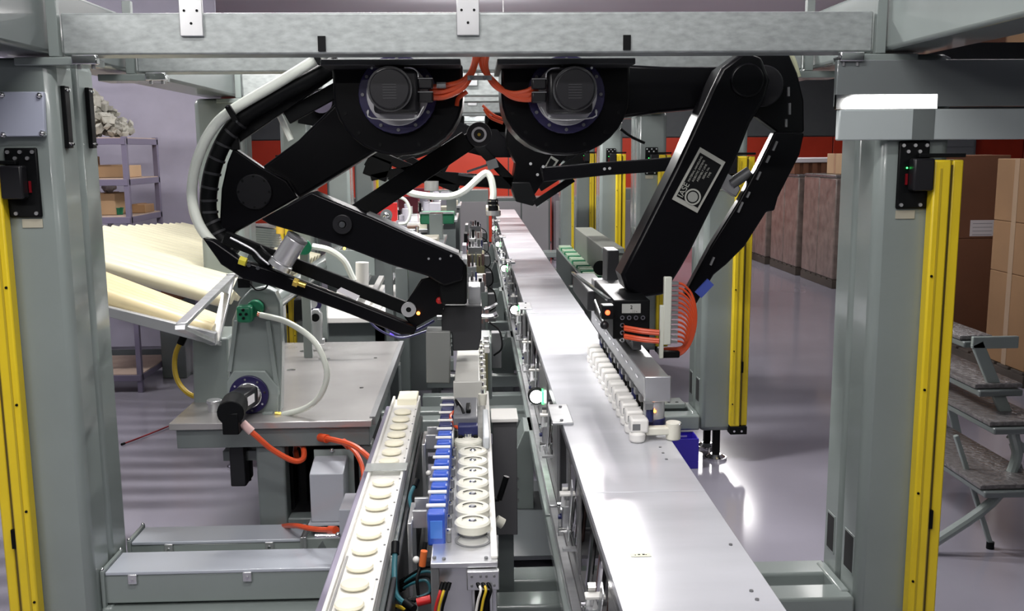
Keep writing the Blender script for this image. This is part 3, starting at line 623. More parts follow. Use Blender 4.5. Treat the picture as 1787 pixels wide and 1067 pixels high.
# wrist
wr = plate('wrist_body', [(776, 455), (812, 455), (815, 470), (815, 532), (770, 532), (764, 500)], 3.22, .14, BLKM, RL, .008)
part('wrist_cap', B().prism(PY([(770, 452), (814, 452), (815, 462), (768, 462)], 3.215), (0, .15, 0)), ALU, wr, .002)
plate('wrist_bracket', [(735, 488), (772, 478), (782, 500), (775, 545), (742, 562), (722, 574), (706, 555), (704, 535)], 3.27, .05, BLK, RL, .005)
plate('tool_block', [(769, 534), (841, 534), (840, 590), (835, 612), (790, 613), (788, 582), (771, 582)], 3.30, .16, CHAR, RL, .004)
plate('tool_block_plate', [(817, 500), (838, 500), (840, 534), (817, 534)], 3.36, .12, ALU, RL, .003)
plate('tool_side_box', [(743, 579), (786, 579), (785, 670), (744, 669)], 3.28, .10, mat('mid_grey_box', (.2, .21, .2), .4), RL, .004)
for i, q in enumerate(((757, 545), (763, 553), (766, 538))):
    p = P(*q, Y=3.28); part('air_fitting', B().cyl(p, p+Vector((.016, 0, 0)), .010, n=12), CHROME, RL)
part('red_fitting', B().ball(P(767, 524, Y=3.28), .016), REDL, RL)
part('status_lamp', B().ball(P(730, 547, Y=3.26), .006), OLED, RL)
part('tool_pipes', B().tube(PY([(845, 540), (858, 536), (868, 530)], 3.42), .006) .tube(PY([(840, 552), (858, 552), (868, 548)], 3.42), .01), CHROME, RL)
cbt = part('blue_air_lines', B().tube(PY([(640, 545), (665, 565), (695, 585), (730, 575), (758, 560)], 3.34), .005) .tube(PY([(635, 548), (660, 575), (700, 590), (745, 578)], 3.36), .004), mat('blue_grey_hose', (.12, .12, .3), .35), RL)
part('blue_glow', B().ball(P(684, 584, Y=3.4), .008), BLED, RL)
# ---- right arm
plate('upper_arm', [(1080, 112), (1160, 116), (1262, 116), (1275, 180), (1226, 190), (1150, 197), (1085, 206)], 3.38, .11, BLK, RR, .01)
fr = plate('forearm', [(1298, 90), (1330, 100), (1345, 140), (1335, 175), (1310, 215), (1292, 262), (1252, 345), (1205, 440), (1188, 470), (1160, 515), (1120, 520), (1092, 505), (1084, 480), (1112, 425), (1180, 290), (1244, 150), (1260, 118)], 3.20, .15, BLK, RR, .012)
fe = plate('elbow_plate', [(1292, 88), (1372, 82), (1392, 128), (1403, 175), (1404, 228), (1383, 258), (1362, 235), (1322, 205), (1318, 204), (1285, 175), (1262, 118)], 3.36, .05, BLK, RR, .006)
p = P(1305, 140, Y=3.19); part('elbow_cap', B().cyl(p, p+Vector((0, .02, 0)), .055, n=36), BLK, fr, .006)
part('joint_disc', B().cyl(P(1330, 150, Y=3.33), P(1330, 150, Y=3.37), .07, n=36), BLKP, RR, .004)
ol = plate('outer_link', [(1352, 230), (1404, 232), (1396, 270), (1358, 345), (1352, 368), (1338, 370), (1300, 430), (1268, 462), (1246, 480), (1215, 532), (1195, 515), (1240, 430), (1290, 350), (1325, 285)], 3.30, .05, BLK, RR, .006)
for i, (q, dd) in enumerate((((1376, 160), 16), ((1378, 190), 20), ((1372, 215), 14), ((1356, 255), 16), ((1343, 278), 12), ((1327, 307), 14), ((1308, 340), 10), ((1296, 362), 18), ((1246, 456), 14))):
    a = P(q[0], q[1]-dd/2, Y=3.292); b = P(q[0]-dd*.45*(1 if i > 2 else 0), q[1]+dd/2, Y=3.292); part('slot_insert', B().quadprism(a, b, .006, (0, 1, 0), .01), DALU, ol)
part('blue_strap', B().quadprism(P(1240, 492, Y=3.29), P(1218, 515, Y=3.29), .03, (0, 1, 0), .012), mat('blue_strap', (.05, .08, .35), .4), ol)
part('yellowed_hose', B().tube(PY([(1368, 80), (1383, 105), (1392, 135)], 3.42), .012), mat('aged_hose', (.65, .66, .45), .4), RR)
part('forearm_clamp', B().prism(PY([(1265, 300), (1282, 310), (1293, 330), (1285, 345), (1262, 330), (1255, 322)], 3.33), (0, .05, 0)), ALU, RR, .004)
part('clamp_shaft', B().cyl(P(1275, 322, Y=3.34), P(1308, 300, Y=3.34), .02), DALU, RR)
# name plate on the forearm
ca, cb_, cc, cd = [P(*q, Y=3.194) for q in ((1222, 257), (1266, 283), (1217, 372), (1173, 348))]
npl = part('nameplate', B().prism([ca, cb_, cc, cd], (0, .005, 0)), PLATE, RR)
ctr = (ca+cb_+cc+cd)/4
inner = [ctr+(q-ctr)*Vector((.84, 1, .9)).x for q in (ca, cb_, cc, cd)]
part('nameplate_field', B().prism([q-Vector((0, .001, 0)) for q in inner], (0, .002, 0)), BLKM, npl)
ux = (ca-cd).normalized(); uw = (cb_-ca).normalized(); Wd = (cb_-ca).length; Ld = (ca-cd).length
ang = math.degrees(math.atan2(ux.z, ux.x))
def nx(u, v): return cd+ux*(Ld*u)+uw*(Wd*v)-Vector((0, .0022, 0))
rg = nx(.21, .58); part('logo_ring', B().ring(rg, (0, 1, 0), .0215, .027, .001), PLATE, npl); part('logo_dot', B().cyl(rg, rg+Vector((0, .001, 0)), .017, n=28), mat('logo_grey', (.25, .26, .24), .4), npl)
text('IASE', .027, PLATE, npl, 'lettering', facing_cam(nx(.235, .20), ang))
for i, s_ in enumerate(('MATERIAL HANDLING', 'ROBOTIC SYSTEMS', 'ASSEMBLY LINE', 'SERIAL No', 'TYPE')):
    text(s_, .0092, PLATE, npl, 'small_print', facing_cam(nx(.64+.03*(i > 2), .20+.13*i), ang))
# right wrist + gripper
wb_ = part('wrist_block', B().box(*[P(1070, 560, Y=3.05).x, P(1134, 560, Y=3.05).x], 3.05, 3.55, P(1100, 592, Y=3.05).z, P(1100, 524, Y=3.05).z), BLKM, RR, .004)
ql = P(1102, 539, Y=3.045); part('wrist_label', B().box(ql.x-.030, ql.x+.030, 3.0475, 3.0495, ql.z-.015, ql.z+.015), mat('grey_label', (.35, .36, .34), .6), wb_)
text('2', .016, BLKM, wb_, 'label_digit', facing_cam((ql.x, 3.047, ql.z+.004))); text('. : : -', .012, BLKM, wb_, 'label_digit', facing_cam((ql.x+.008, 3.047, ql.z-.009)))
for r in range(4):
    for c in range(4):
        if r in (1, 2) and c > 0: continue
        p = P(1086+c*12, 555+r*13, Y=3.043); part('port', B().ring(p, (0, 1, 0), .004, .0075, .008, 14), CHROME if c == 0 or r == 0 else DALU, wb_)
part('mount_beam', B().box(.41, .50, 3.56, 4.1, 1.09, 1.165), CHAR, RR, .004)
part('adapter_block', B().box(P(1040, 520, Y=3.6).x, P(1085, 520, Y=3.6).x, 3.56, 3.75, 1.09, 1.19), mat('satin_grey', (.35, .36, .37), .3, metal=.6), RR, .004)
part('silver_edge', B().quadprism((.408, 4.1, 1.167), (.425, 3.08, P(1072, 524, Y=3.08).z), .01, (0, 0, 1), .01), CHROME, RR)
part('side_tower', B().box(.49, .535, 3.62, 3.75, 1.17, 1.31), CHAR, RR, .004)
rg_ = thing('gripper', 'right gripper bar with thirteen white suction cups above the deck', 'gripper', (.52, 3.3, .85))
part('beam', B().box(.483, .556, 2.74, 4.05, .962, 1.03), mat('satin_grey', (.35, .36, .37), .3, metal=.6), rg_, .003)
part('end_plate', B().box(.481, .558, 2.725, 2.74, .958, 1.034), ALU, rg_, .003)
part('riser', B().box(.505, .535, 3.1, 3.5, 1.035, P(1100, 592, Y=3.05).z), DALU, rg_, .003)
for i in range(11): part('side_slot', B().box(.4815, .484, 2.85+.1*i, 2.89+.1*i, 1.0, 1.006), CHROME, rg_)
part('cylinder', B().cyl((.515, 2.76, .962), (.515, 2.76, .905), .031, n=28), GLASSY, rg_); part('collar', B().cyl((.515, 2.76, .905), (.515, 2.76, .885), .034, n=28), NAVY, rg_, .003)
part('cylinder_mark', B().ball((.512, 2.728, .93), .004), OLED, rg_); part('cylinder_core', B().cyl((.515, 2.76, .95), (.515, 2.76, .9), .015), CHROME, rg_)
for i in range(13):
    y = 2.675+.0885*i
    c = part('suction_cup', B().box(.434, .486, y, y+.052, .880, .922) .cyl((.455, y+.016, .852), (.455, y+.016, .882), .023, .024, n=20), WHT, rg_, .007)
    part('sensor_window', B().box(.439, .461, y-.0012, y, .890, .908), DALU, c)
    part('cup_bolt', B().cyl((.494, y+.036, .905), (.494, y+.036, .945), .011, n=14), NAVY if i % 3 == 0 else BLKM, c, .002)
    part('hanger', B().box(.478, .50, y+.02, y+.05, .944, .962) , DALU, c)
part('front_arm', B().box(.480, .57, 2.69, 2.72, .868, .892), PUCK, rg_, .005)
c = part('front_cup', B().cyl((.562, 2.705, .853), (.562, 2.705, .905), .021, .022, n=24), PUCK, rg_, .003)
part('cup_screw', B().ball((.578, 2.69, .90), .005), CHROME, c)
comb = part('cable_comb', B().box(.595-.012, .595+.012, 2.98, 3.0, 1.075, 1.29), mat('pale_comb', (.55, .57, .5), .5), RR, .003)
part('comb_post', B().box(.572, .585, 2.985, 3.0, 1.03, 1.2), mat('pale_comb', (.55, .57, .5), .5), comb, .002)
for i in range(13):
    z = 1.27-.0155*i; x0 = .609
    part('comb_clip', B().box(.606, .628, 2.982, 2.998, z-.004, z+.004), DALU, comb)
    ze = 1.030+.0022*i; k_ = ((z-1.03)/.24)**.7; rx = .058*k_+.006; zc = (z+ze)/2; hz = (z-ze)/2
    part('orange_hose', B().tube([(x0+.018+rx*math.sin(a)*(1.0 if a > .4 else .9), 2.99+.03*a/3, zc+hz*math.cos(a)) for a in (0, .35, .8, 1.3, 1.8, 2.3, 2.75, 3.14)]+[(x0-.015, 3.03, ze-.002)], .0036, 7, True, 3), ORG, RR)
part('hose_bundle_clamp', B().box(.58, .64, 3.0, 3.08, 1.028, 1.05), BLKM, RR, .004)
for i, z in enumerate((1.125, 1.118, 1.098, 1.092)):
    part('orange_hose', B().tube([(P(1090, 570, Y=3.03).x, 3.03, z), (.52, 2.995, z-.004), (.57, 2.985, z-.008)], .006), ORG, RR)
ri = P(1056, 546, X=.40); part('indicator_body', B().box(.39, .43, ri.y, ri.y+.05, ri.z-.022, ri.z+.022), BLKM, RR, .004); part('red_indicator', B().ball((ri.x+.008, ri.y, ri.z), .008), RLED, RR)
rk_ = P(1055, 568, X=.40); part('dark_knob', B().ball(rk_, .014), BLKP, RR); part('knob_rod', B().cyl(rk_+Vector((0, .25, .04)), rk_, .004), CHROME, RR)
# orange cables from motors up to the beam
for i in range(3):
    d = i*7
    part('orange_cable', B().tube(PY([(750, 152+d*1.3), (775, 150+d*1.4), (805, 142+d), (822, 125+d*.5), (829+d*.3, 100), (826+d, 84)], 3.08), .0085), ORG, RL)
    part('orange_cable', B().tube(PY([(940, 148+d*1.6), (918, 160+d), (890, 163+d*.3), (862, 148-d*.4), (848-d*.4, 118), (852-d, 84)], 3.09), .0085), ORG, RR)
part('cable_marker', B().cyl(P(762, 149, Y=3.065), P(778, 149, Y=3.065), .0095), DALU, RL)
part('orange_cable', B().tube(PY([(815, 160), (800, 172), (797, 185)], 3.15), .007), ORG, RL)
part('orange_cable', B().tube(PY([(845, 190), (856, 205), (878, 215)], 3.6), .006) .tube(PY([(842, 184), (860, 200), (878, 208)], 3.6), .005), ORG, RR)
cc_ = thing('cable_clamp', 'two bright screws on the clamp where orange cables meet under the beam', 'clamp', P(830, 135, Y=3.06))
part('bar', B().box(-.02, .055, 3.055, 3.065, P(830, 140, Y=3.06).z, P(830, 132, Y=3.06).z), DALU, cc_)
for q in (823, 846): part('screw', B().cyl(P(q, 135, Y=3.045), P(q, 135, Y=3.055), .006), CHROME, cc_)
o = part('black_lead', B().tube(PY([(1083, 225), (1100, 238), (1125, 250)], 3.9), .006), BLKM, None); tag(o, 'thin black lead sagging right of the right robot housing', 'cable')

# ---- robots of the next bay (seen between the front ones)
r2 = thing('robot', 'black robot of the second bay seen between the two front robots', 'robot', (.25, 5.4, 1.3), 'black robots of the second bay')
def pl2(n, pts, Y, th, m=BLKM, w=r2): return plate(n, pts, Y, th, m, w, .006)
pl2('housing', [(886, 175), (1010, 175), (1000, 262), (965, 300), (945, 322), (925, 352), (900, 352), (893, 330), (900, 285), (884, 255)], 5.35, .3, BLK)
pl2('horizontal_link', [(944, 292), (1060, 283), (1182, 274), (1180, 298), (1060, 306), (948, 318)], 5.1, .06, BLK)
for q in ((1055, 295), (1064, 294), (948, 291), (938, 305), (926, 286)): part('link_bolt', B().cyl(P(*q, Y=5.09), P(*q, Y=5.1), .008, n=8), ALU, r2)
part('thin_link', B().quadprism(P(933, 356, Y=5.2), P(1000, 312, Y=5.2), .035, (0, 1, 0), .03), BLKM, r2)
part('thin_link', B().quadprism(P(936, 360, Y=5.26), P(980, 325, Y=5.26), .02, (0, 1, 0), .03), ALU, r2)
pl2('tail', [(893, 318), (925, 318), (938, 352), (930, 360), (900, 352)], 5.3, .08)
part('nameplate', B().prism(PY([(962, 272), (975, 280), (964, 297), (950, 292)], 5.3), (0, .008, 0)), PLATE, r2)
part('nameplate_field', B().prism(PY([(961, 276), (970, 282), (962, 293), (954, 290)], 5.295), (0, .004, 0)), BLKM, r2)
r3 = thing('robot', 'black robot linkage of the second bay seen low behind the left front robot', 'robot', (-.3, 5.6, 1.3), 'black robots of the second bay')
for n_, a, b, w_ in (('link', (640, 262), (800, 330), .05), ('link', (648, 310), (770, 282), .04), ('long_link', (735, 308), (905, 320), .07), ('link', (800, 245), (770, 300), .04), ('arm', (640, 285), (680, 300), .12), ('cross_link', (820, 240), (905, 330), .05)):
    part(n_, B().quadprism(P(*a, Y=5.5), P(*b, Y=5.5), w_, (0, 1, 0), .08), BLKM, r3, .005)
pl2('housing', [(700, 175), (795, 175), (799, 212), (830, 224), (868, 226), (900, 262), (895, 275), (850, 275), (800, 262), (735, 250), (700, 235)], 5.6, .3, BLK, r3)
part('bright_edge', B().quadprism(P(815, 300, Y=5.4), P(850, 288, Y=5.4), .012, (0, 1, 0), .02) .quadprism(P(800, 304, Y=5.4), P(832, 309, Y=5.4), .014, (0, 1, 0), .02), CHROME, r3)
part('frame_end', B().quadprism(P(850, 290, Y=5.4), P(868, 284, Y=5.4), .05, (0, 1, 0), .02), DALU, r3)
part('white_hose', B().tube(PY([(707, 332), (725, 339), (760, 343), (790, 342), (812, 332), (832, 314), (848, 302), (857, 312), (861, 335), (860, 348)], 5.3), .019), HOSE, r3)
part('white_can', B().cyl(P(753, 316, Y=5.45), P(753, 333, Y=5.45), .04), WHT, r3)
hd = part('suction_head', B().cyl(P(860, 348, Y=5.3), P(861, 368, Y=5.3), .028), BLKM, r3, .003)
part('head_ring', B().cyl(P(860, 350, Y=5.3), P(860, 352, Y=5.3), .03) .cyl(P(861, 357, Y=5.3), P(861, 359, Y=5.3), .03), CHROME, hd)
part('head_base', B().cyl(P(861, 368, Y=5.3), P(861, 376, Y=5.3), .04), ALU, hd)
for k in (2, 3, 4):
    for sx in (-1, 1):
        o = thing('robot', f'dark far robot on the {"left" if sx < 0 else "right"} of the {NW[k]} bay, mostly hidden', 'robot', (sx*.27, 3.3+SP*k, 1.6), 'far black robots')
        y = 3.2+SP*k
        part('housing', B().cyl((sx*.27, y, 1.82), (sx*.27, y+.3, 1.82), .19, n=24) .box(sx*.27-.19, sx*.27+.19, y, y+.3, 1.82, 1.95), BLKM, o, .005)
        part('upper_arm', B().quadprism((sx*.35, y+.35, 1.8), (sx*.85, y+.35, 1.62), .13, (0, 1, 0), .08), BLKM, o, .005)
        part('forearm', B().quadprism((sx*.85, y+.25, 1.62), (sx*.5, y+.25, 1.4), .09, (0, 1, 0), .08), BLKM, o, .005)

# ================================================================== LEFT: TABLE, PEDESTAL, RACK
tb = thing('machine_table', 'stainless machine table with grey steel frame left of the line', 'table', (-.73, 4.05, 0))
tt = part('table_top', B().box(-1.08, -.375, 3.33, 4.78, .725, .75), STEEL, tb, .003)
for q in ((655, 625), (631, 677)): p = P(*q, Z=.75); part('drill_hole', B().cyl(p, p+Vector((0, 0, .0012)), .008, n=14), BLKM, tt)
for q in ((530, 614), (508, 647), (558, 627), (573, 627), (484, 624)): p = P(*q, Z=.75); part('bright_plug', B().cyl(p, p+Vector((0, 0, .003)), .019 if q[0] < 540 else .008, n=18), CHROME, tt)
part('apron', B().box(-1.06, -.385, 3.345, 3.40, .655, .724), PAINT2, tb, .003)
part('side_apron', B().box(-.43, -.385, 3.4, 4.76, .655, .724), PAINT2, tb, .003)
for (x, y) in ((-.79, 3.36), (-.43, 3.36), (-.79, 4.66), (-.43, 4.66)): part('leg', B().box(x, x+(.10 if x < -.6 else .05), y, y+.085, 0, .655), PAINT2, tb, .008)
part('lower_rail', B().box(-.69, -.43, 3.365, 3.43, P(500, 930, Y=3.36).z, P(500, 906, Y=3.36).z), PAINT2, tb, .006)
part('under_table_dark', B().box(-.74, -.46, 3.62, 4.5, .15, .64), DARKH, tb)  # near-black block put in for the shade under the table
part('side_bar', B().quadprism((-.375, 3.36, .74), (-.375, 4.76, .74), .02, (0, 0, 1), .03), DALU, tb)
for i in range(5): part('motor_unit', B().box(-.72+i*.05, -.69+i*.05, 3.5, 3.6, .36+.03*(i % 2), .56), BLKM, tb, .005)
ga, gb_ = P(398, 768, Y=3.43), P(430, 850, Y=3.43); part('gear_reducer', B().box(ga.x, gb_.x, 3.43, 3.55, gb_.z, ga.z), BLKP, tb, .006); part('reducer_shaft', B().box(ga.x-.03, gb_.x+.06, 3.46, 3.52, ga.z-.09, ga.z-.05), PAINT2, tb, .003); part('reducer_rod', B().cyl((gb_.x-.01, 3.5, gb_.z), (gb_.x-.01, 3.5, .72), .012), BLKM, tb)
part('bright_pin', B().cyl((-.62, 3.58, .45), (-.595, 3.58, .46), .006), BRASS, tb)
pd = thing('pedestal', 'grey cast pedestal with purple motor ring on the machine table', 'pedestal', (-.9, 3.5, .75))
plate('front_plate', [(405, 560), (418, 525), (437, 505), (460, 500), (480, 510), (488, 530), (492, 600), (490, 738), (392, 738), (400, 650)], 3.48, .06, PAINT, pd, .006)
plate('rib', [(463, 560), (471, 560), (488, 690), (480, 690)], 3.465, .015, PAINT, pd, .002); plate('rib', [(408, 560), (415, 560), (404, 650), (396, 650)], 3.465, .015, PAINT, pd, .002)
plate('motor_plate', [(408, 648), (462, 648), (486, 678), (484, 736), (396, 736), (396, 665)], 3.455, .02, PAINT, pd, .003)
plate('rear_plate', [(335, 590), (398, 590), (400, 735), (338, 735)], 3.62, .25, PAINT, pd, .008)
rg2 = P(434, 690, Y=3.44); mr = part('purple_ring', B().ring(rg2, (0, 1, 0), .045, .070, .015), PURP, pd, .002)
for a in range(0, 360, 45): q = rg2+Vector((.058*math.cos(math.radians(a+10)), -.003, .058*math.sin(math.radians(a+10)))); part('ring_bolt', B().cyl(q, q+Vector((0, .004, 0)), .004, n=8), CHROME, mr)
part('gear_disc', B().cyl(rg2-Vector((0, .012, 0)), rg2+Vector((0, .015, 0)), .048), CHROME, pd, .003)
m0 = rg2; m1 = P(410, 705, Y=3.30); m2 = P(402, 722, Y=3.2)
mt = part('motor', B().quadprism(m0-Vector((0, .01, 0)), m1, .066, (0, 0, 1), .066), BLKP, pd, .005)
part('motor_can', B().cyl(m1, m2, .045, n=20).box(m2.x-.03, m2.x+.025, 3.20, 3.25, m2.z-.075, m2.z), BLKM, mt, .004)
part('motor_label', B().quadprism(m0.lerp(m1, .3)+Vector((.034, 0, 0)), m0.lerp(m1, .8)+Vector((.034, 0, 0)), .002, (0, 0, 1), .03), PAPER, mt)
part('spool', B().cyl(P(374, 735, Y=3.5), P(374, 700, Y=3.5), .022, n=20) .cyl(P(374, 704, Y=3.5), P(374, 698, Y=3.5), .027, n=20), ALU, pd, .002)
gp = P(430, 547, Y=3.42); gg = part('green_gland', B().box(gp.x-.032, gp.x+.022, 3.40, 3.45, gp.z-.032, gp.z+.028), GREENP, pd, .01)
part('gland_nut', B().cyl((gp.x+.024, 3.44, gp.z+.012), (gp.x+.024, 3.48, gp.z+.012), .03), GREENP, gg, .004)
for (a, b) in ((-.016, 0), (.004, 0), (-.006, .015), (-.006, -.014)): part('gland_pin', B().cyl((gp.x+a, 3.394, gp.z+b), (gp.x+a, 3.4, gp.z+b), .005, n=10), BLKM, gg)
part('copper_fitting', B().cyl(P(449, 548, Y=3.42), P(456, 550, Y=3.42), .009), mat('copper', (.7, .3, .2), .25, metal=1), gg)
fb = P(468, 728, Y=3.44); part('fitting_block', B().box(fb.x-.018, fb.x+.018, 3.425, 3.452, fb.z-.02, fb.z+.02), PAINT, pd, .003)
part('fitting_bore', B().ring((fb.x, 3.42, fb.z), (0, 1, 0), .006, .011, .005), BRASS, pd); part('brass_elbow', B().cyl(P(480, 722, Y=3.43), P(494, 724, Y=3.43), .008), BRASS, pd)
part('loop_hose', B().tube([P(455, 550, Y=3.42), P(500, 562, Y=3.38), P(545, 592, Y=3.34), P(566, 630, Y=3.32), P(570, 662, Y=3.32), P(556, 695, Y=3.34), P(530, 714, Y=3.38), P(494, 724, Y=3.43)], .0105, 12), mat('translucent_hose', (.72, .76, .68), .25, trans=.15), pd)
part('grey_elbow', B().tube([P(466, 735, Y=3.42), P(472, 760, Y=3.4), P(482, 775, Y=3.4)], .012), PAINT, pd)
plate('pivot_arm', [(440, 430), (462, 470), (482, 505), (470, 540), (440, 540), (405, 505)], 3.56, .05, PAINT, pd, .004)
part('top_pipe', B().cyl(P(455, 520, Y=3.62), P(485, 480, Y=4.1), .035), PAINT, pd)
part('photo_eye', B().box(*sorted((P(414, 490, Y=3.44).x, P(436, 490, Y=3.44).x)), 3.44, 3.48, P(425, 503, Y=3.44).z, P(425, 486, Y=3.44).z), BLKM, pd, .003)
part('eye_cable', B().tube(PY([(436, 495), (447, 506), (462, 504), (470, 492)], 3.44), .003), BLKM, pd)
yc = cable('cable', [P(322, 585, Y=3.75), P(306, 620, Y=3.74), P(308, 660, Y=3.72), P(330, 688, Y=3.7), P(368, 700, Y=3.68)], .010, mat('amber_cable', (.55, .38, .03), .35), 'thick amber cable loop left of the grey pedestal', 'cable')
# rack of ivory tubes
rk = thing('tube_rack', 'tilting rack of long ivory plastic tubes on the left', 'rack', (-1.2, 5.2, .75))
def rt_(y, xl, zl, xr, zr, r, m, hz=1.0):
    part('tube', B().cyl((xl, y, zl), (xr, y, zr), r, n=14), m, rk)
for i in range(21):   # upper deck
    y = 4.5+.136*i; zr = 1.015-.04*(y-4.4)
    rt_(y, -2.16, zr+.30-.02*(y-4.4), -1.16, zr, .040, CREAM2)
for i in range(6):    # lower near deck
    y = 3.60+.12*i
    rt_(y, -2.0, 1.385-.12*(y-3.6), -.985-.025*i, 1.02-.12*(y-3.6), .037, CREAM3)
part('bottom_tray', B().prism(PY([(100, 515), (376, 582), (376, 604), (100, 530)], 3.53), (0, .03, 0)), mat('tray_grey', (.4, .41, .42), .4, metal=.3), rk, .003)
for q in (3.8, 4.2): part('tray_rib', B().quadprism((-2.0, q, 1.28-.12*(q-3.6)), (-1.02, q, .96-.12*(q-3.6)), .02, (0, 0, 1), .015), DALU, rk)
apx = P(428, 478, X=-1.0); l0 = P(312, 566, X=-1.0); b0 = P(372, 598, X=-1.0)
eb = B(); X_ = -.975
o1 = [P(400, 480, X=X_), P(430, 478, X=X_), P(424, 560, X=X_), P(372, 603, X=X_), P(320, 575, X=X_)]
for a, b in ((P(404, 482, X=X_), P(316, 568, X=X_)), (P(402, 486, X=X_), P(375, 598, X=X_)), (P(314, 572, X=X_), P(376, 600, X=X_)), (P(378, 600, X=X_), P(428, 562, X=X_)), (P(402, 482, X=X_), P(432, 476, X=X_))):
    eb.quadprism(a, b, .016, (1, 0, 0), .034)
part('end_frame', eb, ALU, rk, .002)
part('gusset', B().prism([P(404, 482, X=X_), P(378, 506, X=X_), P(398, 515, X=X_)], (.012, 0, 0)), ALU, rk)
part('rack_shaft', B().cyl((-1.0, 4.3, .96), (-1.0, 7.1, .96), .05), PAINT, rk)
for yy in (4.9, 6.9): part('stand', B().box(-1.06, -.98, yy, yy+.08, 0, .96), PAINT2, rk, .006)
part('black_screw', B().ball(P(190, 466, Y=4.5), .01), BLKM, rk)
# second rack end farther back
rk2 = thing('slotted_tray', 'bright slotted aluminium tray seen under the left robot elbow', 'tray', (-1.1, 5.6, .9))
for i in range(8): 
    a = P(440+i*-1, 398+i*4, Y=5.6); b = P(486-i*-1, 402+i*4, Y=5.6); part('slat', B().quadprism(a, b, .012, (0, 1, 0), .05), CHROME, rk2)
part('tray_bed', B().prism(PY([(418, 434), (440, 394), (490, 400), (478, 434)], 5.66), (0, .02, 0)), DALU, rk2)
part('stand', B().box(-1.24, -1.19, 5.64, 5.7, 0, 1.2), PAINT2, rk2)
part('amber_bottle', B().cyl(P(489, 408, Y=5.2), P(489, 385, Y=5.2), .022), mat('amber', (.65, .42, .05), .35), rk2)

# ---- wireways and boxes bottom left
for i, (y, x0, x1, lab) in enumerate(((2.955, -1.19, -.33, 'long grey wireway box low at the bottom left, front one'), (3.195, -1.19, -.61, 'long grey wireway box low at the left, rear one behind the front box'))):
    wv = thing('wireway', lab, 'wireway', ((x0+x1)/2, y, .17), 'grey wireways by the floor')
    z0, z1 = (.268, .375) if i == 0 else (.27, .375); dp = .15 if i == 0 else .13
    part('body', B().box(x0, x1, y, y+dp, z0, z1-.012), PAINT, wv, .004)
    part('lid', B().box(x0+.005, x1-.005, y-.004, y+dp+.004, z1-.012, z1), mat('pale_lid', (.42, .45, .5), .2, coat=.4), wv, .003)
    part('end_flange', B().box(x0-.008, x0+.004, y-.012, y+dp+.012, z0-.01, z1+.008), PAINT, wv, .002)
    part('end_flange', B().box(x1-.004, x1+.006, y-.012, y+dp+.012, z0-.01, z1+.008), ALU, wv, .002)
    for q in ((-.008, dp+.005), (-.008, -.005)): part('flange_screw', B().ball((x0-.002, y+q[1], z1+.01), .006), CHROME, wv)
    for xx in ((-1.1, -.74) if i == 0 else (-1.06, -.72)):
        l = part('latch', B().box(xx-.014, xx+.014, y-.009, y-.001, z1-.040, z1-.008), ALU, wv, .002); part('latch_pin', B().cyl((xx, y-.012, z1-.026), (xx, y-.008, z1-.026), .005), CHROME, l)
    part('foot', B().box(x0+.1, x0+.15, y+.052, y+.1, 0, z0) .box(x1-.1, x1-.05, y+.052, y+.1, 0, z0), PAINT2, wv)
wv = thing('wireway_stub', 'short sloped grey wireway piece right of the rear wireway', 'wireway', (-.5, 3.35, .2))
part('body', B().box(-.60, -.36, 3.195, 3.325, .26, .375), PAINT, wv, .004); part('flange', B().box(-.604, -.594, 3.185, 3.335, .25, .383), ALU, wv, .002)
part('gusset', B().prism([(-.585, 3.19, .30), (-.54, 3.19, .365), (-.50, 3.19, .28)], (0, .004, 0)), PAINT2, wv); part('foot', B().box(-.5, -.45, 3.22, 3.27, 0, .26), PAINT2, wv)
jb = thing('junction_box', 'light grey upright junction box with pitched front below the table', 'box', (-.57, 3.3, .3))
x0, x1 = P(541, 860, Y=3.2).x, P(600, 860, Y=3.2).x; zt, zm, zb_ = P(560, 800, Y=3.3).z, P(560, 828, Y=3.2).z, P(560, 912, Y=3.2).z
part('body', B().prism([(x0, 3.2, zb_), (x0, 3.2, zm), (x0, 3.30, zt), (x0, 3.33, zt), (x0, 3.33, zb_)], (x1-x0, 0, 0)), mat('box_grey', (.36, .38, .42), .3, coat=.3), jb, .003)
part('base_lip', B().box(x0-.008, x1+.004, 3.185, 3.33, zb_-.008, zb_), mat('box_grey', (.36, .38, .42), .3), jb, .001)
part('back_plate', B().box(x0-.004, x1+.02, 3.33, 3.338, zb_, zt+.02), PAINT, jb); part('nut', B().ball((x0+.06, 3.325, zt+.02), .008), CHROME, jb)
part('post', B().box(x0+.03, x0+.06, 3.29, 3.32, .37, zb_-.008), PAINT2, jb)
jb2 = thing('junction_box', 'pale box with short chrome rod beside the white track at lower left', 'box', (-.46, 2.9, .3))
part('body', B().box(P(592, 915, Y=2.9).x, P(630, 915, Y=2.9).x, 2.9, 3.05, P(600, 960, Y=2.9).z, P(600, 890, Y=2.9).z), mat('box_grey', (.36, .38, .42), .3), jb2, .003)
part('rod', B().cyl(P(550, 936, Y=2.92), P(588, 936, Y=2.92), .007), CHROME, jb2); part('rod_nut', B().ball(P(590, 934, Y=2.9), .009), CHROME, jb2); part('post', B().box(-.43, -.40, 2.905, 2.94, 0, .5), PAINT2, jb2)
